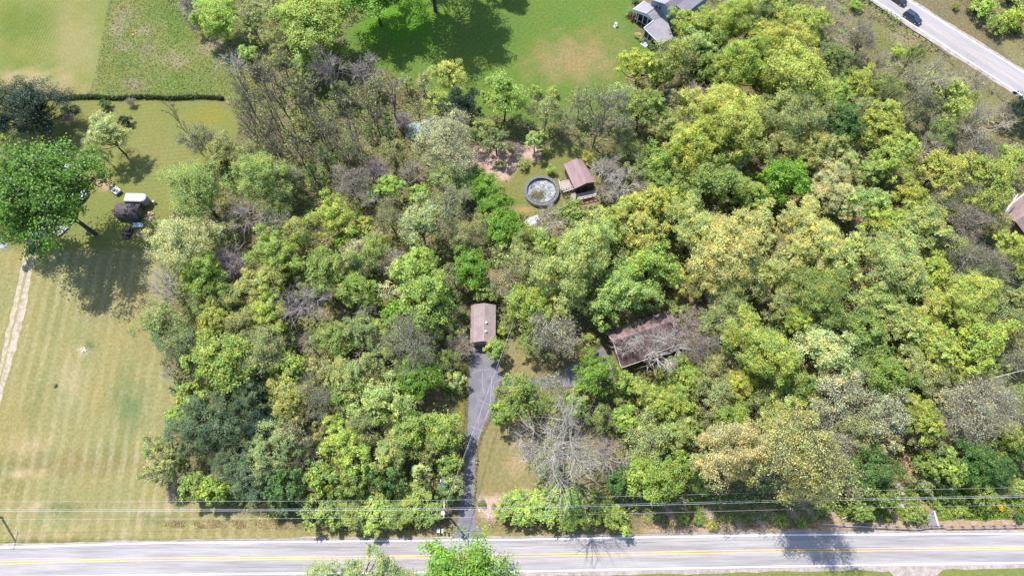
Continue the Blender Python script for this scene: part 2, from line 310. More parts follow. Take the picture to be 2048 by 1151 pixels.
# apron of the side road at the bottom right
strip('road_apron', [(1768, 1134), (1788, 1148), (1796, 1170), (1800, 1240)], [(1896, 1132), (1876, 1144), (1868, 1166), (1866, 1240)], .013, gravel, 20)
drv = strip('driveway', [(943, 682), (941, 700), (936, 777), (932, 836), (928, 900), (921, 975), (918, 1026), (912, 1052), (903, 1074)],
      [(992, 682), (997, 715), (1000, 750), (1001, 785), (986, 816), (966, 862), (956, 892), (952, 948), (948, 1000), (947, 1026), (955, 1056), (976, 1074)], .018, drvm, 70)
strip('driveway', [(994, 738), (1004, 755), (1025, 762), (1100, 752), (1180, 712), (1205, 692)], [(990, 806), (1004, 778), (1030, 776), (1100, 776), (1200, 768), (1234, 748)], .022, drvm, 40)
for p, w in [([(965, 744), (964, 760), (965, 778), (969, 786)], .12), ([(944, 745), (956, 740), (970, 739), (982, 738)], .12), ([(984, 750), (983, 770), (981, 800), (978, 822), (970, 838)], .16),
             ([(976, 752), (988, 750)], .1), ([(986, 764), (1002, 759)], .12), ([(987, 770), (985, 790)], .12), ([(957, 798), (968, 804), (978, 808)], .12), ([(979, 812), (986, 824)], .1), ([(963, 815), (958, 840), (955, 860)], .1),
             ([(941, 851), (955, 858), (968, 861)], .16), ([(946, 862), (940, 885)], .12), ([(962, 862), (956, 880)], .12), ([(940, 889), (958, 891)], .14), ([(936, 921), (953, 922)], .1), ([(1008, 768), (1030, 768)], .1)]:
    line('crack_seam', p, w, .027, seam, 12, parent=drv)
# gravel two-track on the far left
tm = mat('gravel_track', (.32, .27, .215), .95, n1=.9, n2=(.72, .72, .62), var=.22, nsc=3, bump=.02)
tg = mat('track_turf', (.19, .175, .09), .95, var=.4, nsc=3)
TL = [(60, 470), (47, 510), (36, 565), (22, 625), (8, 690), (-8, 760), (-30, 860), (-60, 1000)]
TR = [(84, 470), (70, 510), (60, 570), (46, 640), (28, 710), (8, 775), (-12, 860), (-40, 1000)]
trk = strip('gravel_track', TL, TR, .006, tm, 50, jit=.1)
strip('turf_strip', [(a[0]*.62+b[0]*.38, a[1]) for a, b in zip(TL, TR)][1:], [(a[0]*.42+b[0]*.58, a[1]) for a, b in zip(TL, TR)][1:], .011, tg, 60, parent=trk, jit=.1)
strip('gravel_yard', [(48, 425), (56, 455), (62, 480)], [(150, 425), (140, 462), (92, 480)], .03, mat('grey_gravel', (.27, .26, .27), .95, var=.25, nsc=3), 8)
wm = bpy.data.materials.new('muddy_water'); N, L = nodes(wm); b = N['Principled BSDF']; b.inputs['Base Color'].default_value = (.11, .065, .045, 1); b.inputs['Roughness'].default_value = .15
bm = N.new('ShaderNodeBump'); bm.inputs['Distance'].default_value = .05; L.new(noise(N, L, pos(N, L), 3), bm.inputs['Height']); L.new(bm.outputs[0], b.inputs['Normal'])
ST = [(1706, 440), (1714, 465), (1720, 500), (1726, 530), (1722, 565), (1716, 620), (1712, 700), (1735, 800), (1775, 870), (1800, 915), (1806, 960), (1822, 1005), (1850, 1035)]
line('stream_bank', ST, 4.2, .012, mat('mud_bank', (.24, .14, .10), .9, var=.35, nsc=2, bump=.05), 80, kind='structure')
line('stream', ST, 1.7, .03, wm, 80, kind='structure')
# ---------------------------------------------------------------- tree meshes
def unit(v): return v/np.maximum(np.linalg.norm(v, axis=-1, keepdims=True), 1e-9)
def tubes(p0, p1, r0, r1, n=4):
    """many tapered tubes at once -> verts, quads"""
    p0 = np.asarray(p0, float); p1 = np.asarray(p1, float); m = len(p0)
    r0 = np.broadcast_to(r0, m); r1 = np.broadcast_to(r1, m)
    d = unit(p1-p0); a = unit(np.cross(d, np.where(np.abs(d[:, 2:3]) > .9, [[1., 0, 0]], [[0, 0, 1.]]))); b = np.cross(d, a)
    ang = np.arange(n)*2*np.pi/n; cs = np.cos(ang)[None, :, None]; sn = np.sin(ang)[None, :, None]
    o = a[:, None]*cs+b[:, None]*sn
    V = np.concatenate([p0[:, None]+o*r0[:, None, None], p1[:, None]+o*r1[:, None, None]], 1).reshape(-1, 3)
    i = np.arange(n); j = (i+1) % n; f = np.stack([i, j, j+n, i+n], -1)
    return V, (f[None]+(np.arange(m)*2*n)[:, None, None]).reshape(-1, 4)
def cat_(parts):
    Vs, Fs, k = [], [], 0
    for V, F in parts: Vs.append(V); Fs.append(F+k); k += len(V)
    return np.concatenate(Vs), np.concatenate(Fs)
def leaves(c, nrm, size, g, asp=.62):
    n = len(c); nrm = unit(nrm); a = unit(np.cross(nrm, g.normal(size=(n, 3)))); b = np.cross(nrm, a)
    s = (size*g.uniform(.6, 1.35, n))[:, None]; fold = nrm*s*g.uniform(-.25, .25, n)[:, None]
    V = np.stack([c-a*s*.5, c-b*s*asp*.5+fold, c+a*s*.5, c+b*s*asp*.5+fold], 1).reshape(-1, 3)
    return V, np.arange(4*n).reshape(-1, 4)
def sphere_dirs(n, g, zmin=-.35):
    z = zmin+(1-zmin)*(np.arange(n)+g.uniform(.2, .8, n))/n; ph = np.arange(n)*2.39996+g.normal(0, .35, n)+g.uniform(0, 6)
    r = np.sqrt(np.maximum(0, 1-z*z)); return np.stack([r*np.cos(ph), r*np.sin(ph), z], -1)
def limb(p0, p1, r0, r1, g, segs=3, lift=.12, n=4):
    """curved limbs, p0 and p1 are arrays"""
    out = []; L_ = np.linalg.norm(p1-p0, axis=1)[:, None]; prev = p0; w = g.normal(0, .06, p0.shape)*L_
    for s in range(1, segs+1):
        t = s/segs; cur = p0+(p1-p0)*t+w*math.sin(math.pi*t)+np.array([0, 0, 1])*L_*(-lift)*math.sin(math.pi*t)
        out.append(tubes(prev, cur, r0+(r1-r0)*(s-1)/segs, r0+(r1-r0)*t, n)); prev = cur
    return out
KIND = {  # lobes, tufts per lobe, leaves per tuft, leaf size, lobe size, tuft size, twigs
 'maple': dict(n1=34, n2=15, n3=31, leaf=0.291, lf=.36, tf=.27, tw=0, zmin=-.55, b=.9),
 'oak':   dict(n1=44, n2=15, n3=29, leaf=0.230, lf=.29, tf=.25, tw=1, zmin=-.5, b=.9),
 'sage':  dict(n1=30, n2=18, n3=25, leaf=0.230, lf=.36, tf=.24, tw=1, zmin=-.5, b=.9),
 'airy':  dict(n1=32, n2=14, n3=20, leaf=0.207, lf=.36, tf=.30, tw=3, zmin=-.5, b=.95),
 'thin':  dict(n1=26, n2=12, n3=12, leaf=0.191, lf=.40, tf=.36, tw=5, zmin=-.2, b=.95),
 'open':  dict(n1=34, n2=11, n3=26, leaf=0.276, lf=.34, tf=.27, tw=2, zmin=-.5, b=.85),
 'bare':  dict(n1=15, n2=8, n3=0, leaf=.2, lf=.5, tf=.36, tw=5, zmin=0.0, b=.9),
 'pole':  dict(n1=15, n2=8, n3=5, leaf=.22, lf=.42, tf=.34, tw=4, zmin=-.6, b=1.9),
 'pine':  dict(n1=38, n2=17, n3=36, leaf=0.230, lf=.32, tf=.24, tw=0, zmin=-.8, b=.95),
 'spruce': dict(n1=64, n2=8, n3=30, leaf=0.214, lf=.20, tf=.30, tw=0, zmin=0, b=1.7),
 'shrub': dict(n1=15, n2=12, n3=27, leaf=0.199, lf=.44, tf=.3, tw=0, zmin=0, b=.75),
 'twiggy': dict(n1=14, n2=10, n3=2, leaf=0.137, lf=.5, tf=.4, tw=9, zmin=0.1, b=.8),
}
SIZES = {'pole': (2.6,), 'shrub': (1.6,), 'twiggy': (1.8,), 'spruce': (2.6, 4.0)}
bark = mat('grey_bark', (.15, .125, .105), .95, var=.3, nsc=6)
barkm = bpy.data.materials.new('bark'); N, L = nodes(barkm); b = N['Principled BSDF']; b.inputs['Roughness'].default_value = .95; b.inputs['Specular IOR Level'].default_value = .1
oi = N.new('ShaderNodeObjectInfo'); f_ = ramp(N, L, noise(N, L, pos(N, L, src='Object'), 3, 4), .3, .7)
L.new(mixc(N, L, f_, mixc(N, L, 1.0, oi.outputs['Color'], (.7, .7, .7), 'MULTIPLY'), mixc(N, L, 1.0, oi.outputs['Color'], (1.25, 1.25, 1.25), 'MULTIPLY')), b.inputs['Base Color'])
foliage = leafmat('foliage', .45, .62); needles = leafmat('needles', .12, .45)
def gen_tree(kind, R, seed):
    k = KIND[kind]; g = np.random.default_rng(seed); s = max(.55, R/5.0)
    if kind == 'shrub': hc = R*.75
    elif kind == 'twiggy': hc = R*1.0
    elif kind == 'spruce': hc = R*1.9
    elif kind == 'pole': hc = 2+R*2.9
    elif kind == 'pine': hc = 1+R*1.0
    elif kind == 'open': hc = 1.5+R*1.2
    else: hc = 1.5+R*1.4
    bz = R*k['b']
    n1 = max(8, int(k['n1']*s)) if kind not in ('shrub', 'twiggy') else k['n1']
    n2 = max(7, int(k['n2']*s**.5)); n3 = max(k['n3'] and 1, int(k['n3']*s**.5)); parts = []
    top = np.array([g.normal(0, .05)*R, g.normal(0, .05)*R, 0])
    if kind == 'spruce':
        t = (np.arange(n1)+.5)/n1; zz = hc-bz*.9+bz*1.9*t; rad = R*(1-t)**.85*.8; ph = np.arange(n1)*2.4+g.normal(0, .3, n1)
        c1 = np.stack([rad*np.cos(ph), rad*np.sin(ph), zz-rad*.25], -1); rl = R*k['lf']*(1.25-t*.6)*g.uniform(.8, 1.2, n1)
        p0 = np.stack([np.zeros(n1), np.zeros(n1), zz], -1)
        parts += limb(p0, c1, .05*R**.5, .02, g, 1, 0, 4)
        parts.append(tubes([[0, 0, 0]], [[0, 0, hc+bz]], .045*R, .03, 7)); dout = unit(c1*[1, 1, 0]+[0, 0, .2])
    else:
        d = sphere_dirs(n1, g, k['zmin']); el = 1+.28*np.cos(np.arctan2(d[:, 1], d[:, 0])*g.integers(2, 4)+g.uniform(0, 6))*np.sqrt(1-d[:, 2]**2)
        fr = g.uniform(.42, .82, n1)*el*g.choice([1, 1, 1, 1.15], n1); c1 = top+np.array([0, 0, hc])+d*fr[:, None]*[R, R, bz]; rl = R*k['lf']*g.uniform(.5, 1.45, n1); dout = d
        inner = g.random(n1) < .15; c1[inner, :2] *= .4
        nf = 1 if kind in ('shrub', 'twiggy') else 3; fk = []
        tr = .038*R+.06
        hf = [0.05] if nf == 1 else [.38, .55, .78]
        sway = g.normal(0, .06*R, (len(hf), 2)); last = np.zeros(3)
        for q, h_ in enumerate(hf):
            pnt = np.array([sway[q, 0], sway[q, 1], hc*h_]); parts.append(tubes([last], [pnt], tr*(1-.22*q), tr*(.78-.2*q), 7)); fk.append(pnt); last = pnt
        fk = np.array(fk); tl = (c1[:, 2]-hc+bz)/(2*bz); wh = np.clip((tl*nf+g.normal(0, .4, n1)).astype(int), 0, nf-1)
        parts += limb(fk[wh], c1, tr*.42, .035+.006*R, g, 3, .10, 5)
    # tufts
    d2 = g.normal(size=(n1, n2, 3)); d2 = unit(d2+dout[:, None]*.9+np.array([0, 0, .45])); fr2 = g.uniform(.45, 1.05, (n1, n2, 1))
    c2 = c1[:, None]+d2*fr2*rl[:, None, None]*[1, 1, .75]; st = np.repeat(c1[:, None], n2, 1)
    tr2 = .02+.004*R if kind not in ('bare', 'thin', 'twiggy') else .04+.007*R
    if kind not in ('pine', 'spruce', 'shrub', 'maple', 'oak', 'sage'): parts += limb(st.reshape(-1, 3), c2.reshape(-1, 3), tr2, .022, g, 2, .06, 3)
    ts = k['tf']*rl*(1.0)
    tw = k['tw']; TV = None
    if tw:
        dt = unit(d2[:, :, None]*.9+g.normal(0, .75, (n1, n2, tw, 3))+[0, 0, .3]); ln = ts[:, None, None, None]*g.uniform(1.1, 3.0, (n1, n2, tw, 1))
        a0 = np.repeat(c2[:, :, None], tw, 2)-dt*.0+(np.repeat(st[:, :, None], tw, 2)-np.repeat(c2[:, :, None], tw, 2))*g.uniform(0, .7, (n1, n2, tw, 1))
        a1 = a0+dt*ln; TW = tubes(a0.reshape(-1, 3), a1.reshape(-1, 3), .026 if kind in ('bare', 'twiggy') else .022, .010, 3)
    LV = None
    if n3:
        c3 = c2[:, :, None]+g.normal(0, 1, (n1, n2, n3, 3))*ts[:, None, None, None]*[.62, .62, .42]
        nr = d2[:, :, None]*.55+g.normal(0, .52, (n1, n2, n3, 3))+[-.22, .22, .95]
        c3 = c3.reshape(-1, 3); c3[:, 2] = np.maximum(c3[:, 2], .1)
        V, F = leaves(c3, nr.reshape(-1, 3), k['leaf']*(.85+.03*R), g, .75 if kind != 'pine' and kind != 'spruce' else .42)
        tint = np.repeat(np.clip(g.normal(.5, .16, (n1, n2, 1)), 0, 1), n3, 2)
        LV = (V, F, np.clip(tint.ravel()+g.normal(0, .2, n1*n2*n3), 0, 1))
    V, F = cat_(parts); wood = qmesh('trunk_mesh', V, F, smooth=False); wood.materials.append(barkm)
    if LV:
        lf = LV; nl = len(lf[1])
        me = qmesh('crown_mesh', lf[0], lf[1], rnd=lf[2]); me.materials.append(needles if kind in ('pine', 'spruce') else foliage)
    else: me = None
    twm = None
    if tw: twm = qmesh('twig_mesh', TW[0], TW[1]); twm.materials.append(barkm)
    return dict(R=R, hc=hc, wood=wood, crown=me, twigs=twm)
LIB = {}
for kd in KIND:
    for sz in SIZES.get(kd, (2.6, 4.6, 7.2)):
        LIB.setdefault(kd, []).append([gen_tree(kd, sz, hash_) for hash_ in ([11, 12, 13] if sz < 6 else [21, 22])])
COL = dict(MG=(.15, .28, .04), VG=(.20, .345, .04), BG=(.335, .44, .095), G=(.275, .355, .085), DG=(.11, .20, .05), YG=(.43, .49, .10), Y=(.47, .50, .12), OL=(.41, .455, .155),
           OC=(.40, .41, .13), GO=(.50, .51, .18), SG=(.35, .42, .155), SV=(.50, .54, .255), CR=(.58, .545, .29), BL=(.10, .15, .068), BK=(.022, .048, .028),
           SP=(.26, .32, .12), LG=(.38, .48, .15), GR=(.40, .365, .32), PB=(.34, .29, .28), BR=(.37, .325, .25), RD=(.16, .02, .03), PL=(.49, .50, .30), FL=(.7, .5, .02))
ADJ = dict(MG='deep green', VG='vivid green', BG='bright green', G='mid green', DG='dark green', YG='yellow-green', Y='bright yellow-green', OL='olive green', OC='ochre green', GO='golden green',
           SG='sage green', SV='silvery pale green', CR='cream coloured', BL='dark blue-green', BK='almost black green', SP='deep grey-green', LG='light green', GR='grey', PB='purplish grey', BR='brown', RD='dark red', PL='pale tan', FL='yellow flowered')
NOUN = dict(maple=('leafy_tree', 'broad leafy tree'), oak=('leafy_tree', 'lumpy small-leaved tree'), sage=('leafy_tree', 'soft feathery tree'), open=('leafy_tree', 'spreading tree'), airy=('leafy_tree', 'open airy tree'),
            thin=('thin_leaved_tree', 'thinly leafed tree'), bare=('bare_tree', 'bare twiggy tree'), pine=('pine_tree', 'puffy pine'), spruce=('spruce_tree', 'pointed spruce'),
            pole=('slender_tree', 'slender tall tree'), shrub=('shrub', 'rounded shrub'), twiggy=('bare_shrub', 'leafless twiggy shrub'))
SEEN = set(); LAST = []; trs = random.Random(4)
BARKC = {'open': (.07, .06, .05), 'thin': (.22, .195, .165), 'airy': (.18, .155, .13), 'pole': (.15, .13, .115)}
def tree(x, y, r, kind, col, place, hs=1.0, group=None, label=None, wood=None):
    """crown centre at photo point (x, y), radius r photo pixels"""
    cands = LIB[kind]; Rm = r*(1.0 if kind in ('shrub', 'spruce', 'pole', 'twiggy', 'bare') else 1.1)*mpp(x, y, 8)
    j = min(range(len(cands)), key=lambda q: abs(math.log(cands[q][0]['R']/Rm)))
    p = trs.choice(cands[j]) if y < 1100 else cands[j][-1]; s = Rm/p['R']; sz = s*hs
    hc = p['hc']*sz; w = P(x, y, hc)
    n, noun = NOUN[kind]; c0 = COL[col]
    adj = ADJ[col]
    lab = label or f"{adj} {noun} {place}"
    if not group: assert lab not in SEEN, lab
    SEEN.add(lab); LAST.append((x, y, noun, adj, place))
    t = empty(n, (w.x, w.y, 0), trs.uniform(0, 6.28), label=lab, cat='shrub' if 'shrub' in n else 'tree', group=group); t.scale = (s*trs.uniform(.9, 1.08), s*trs.uniform(.9, 1.12), sz)
    v = trs.uniform(.93, 1.12)
    wc = wood or BARKC.get(kind, (.09, .075, .06))
    if kind in ('bare', 'twiggy'): wc = c0
    a = link('trunk', p['wood'], None, t); a.color = (*wc, 1)
    if p['twigs']:
        b_ = link('branches' if kind in ('bare', 'twiggy') else 'twigs', p['twigs'], None, t); b_.color = (*[q*1.1 for q in wc], 1); b_['kind'] = 'stuff'
    if p['crown'] and kind != 'bare':
        c = link('crown', p['crown'], None, t); cc = c0 if kind != 'twiggy' else (.16, .17, .07)
        c.color = (*[q*v*trs.uniform(.95, 1.05) for q in cc], 1)
    return t
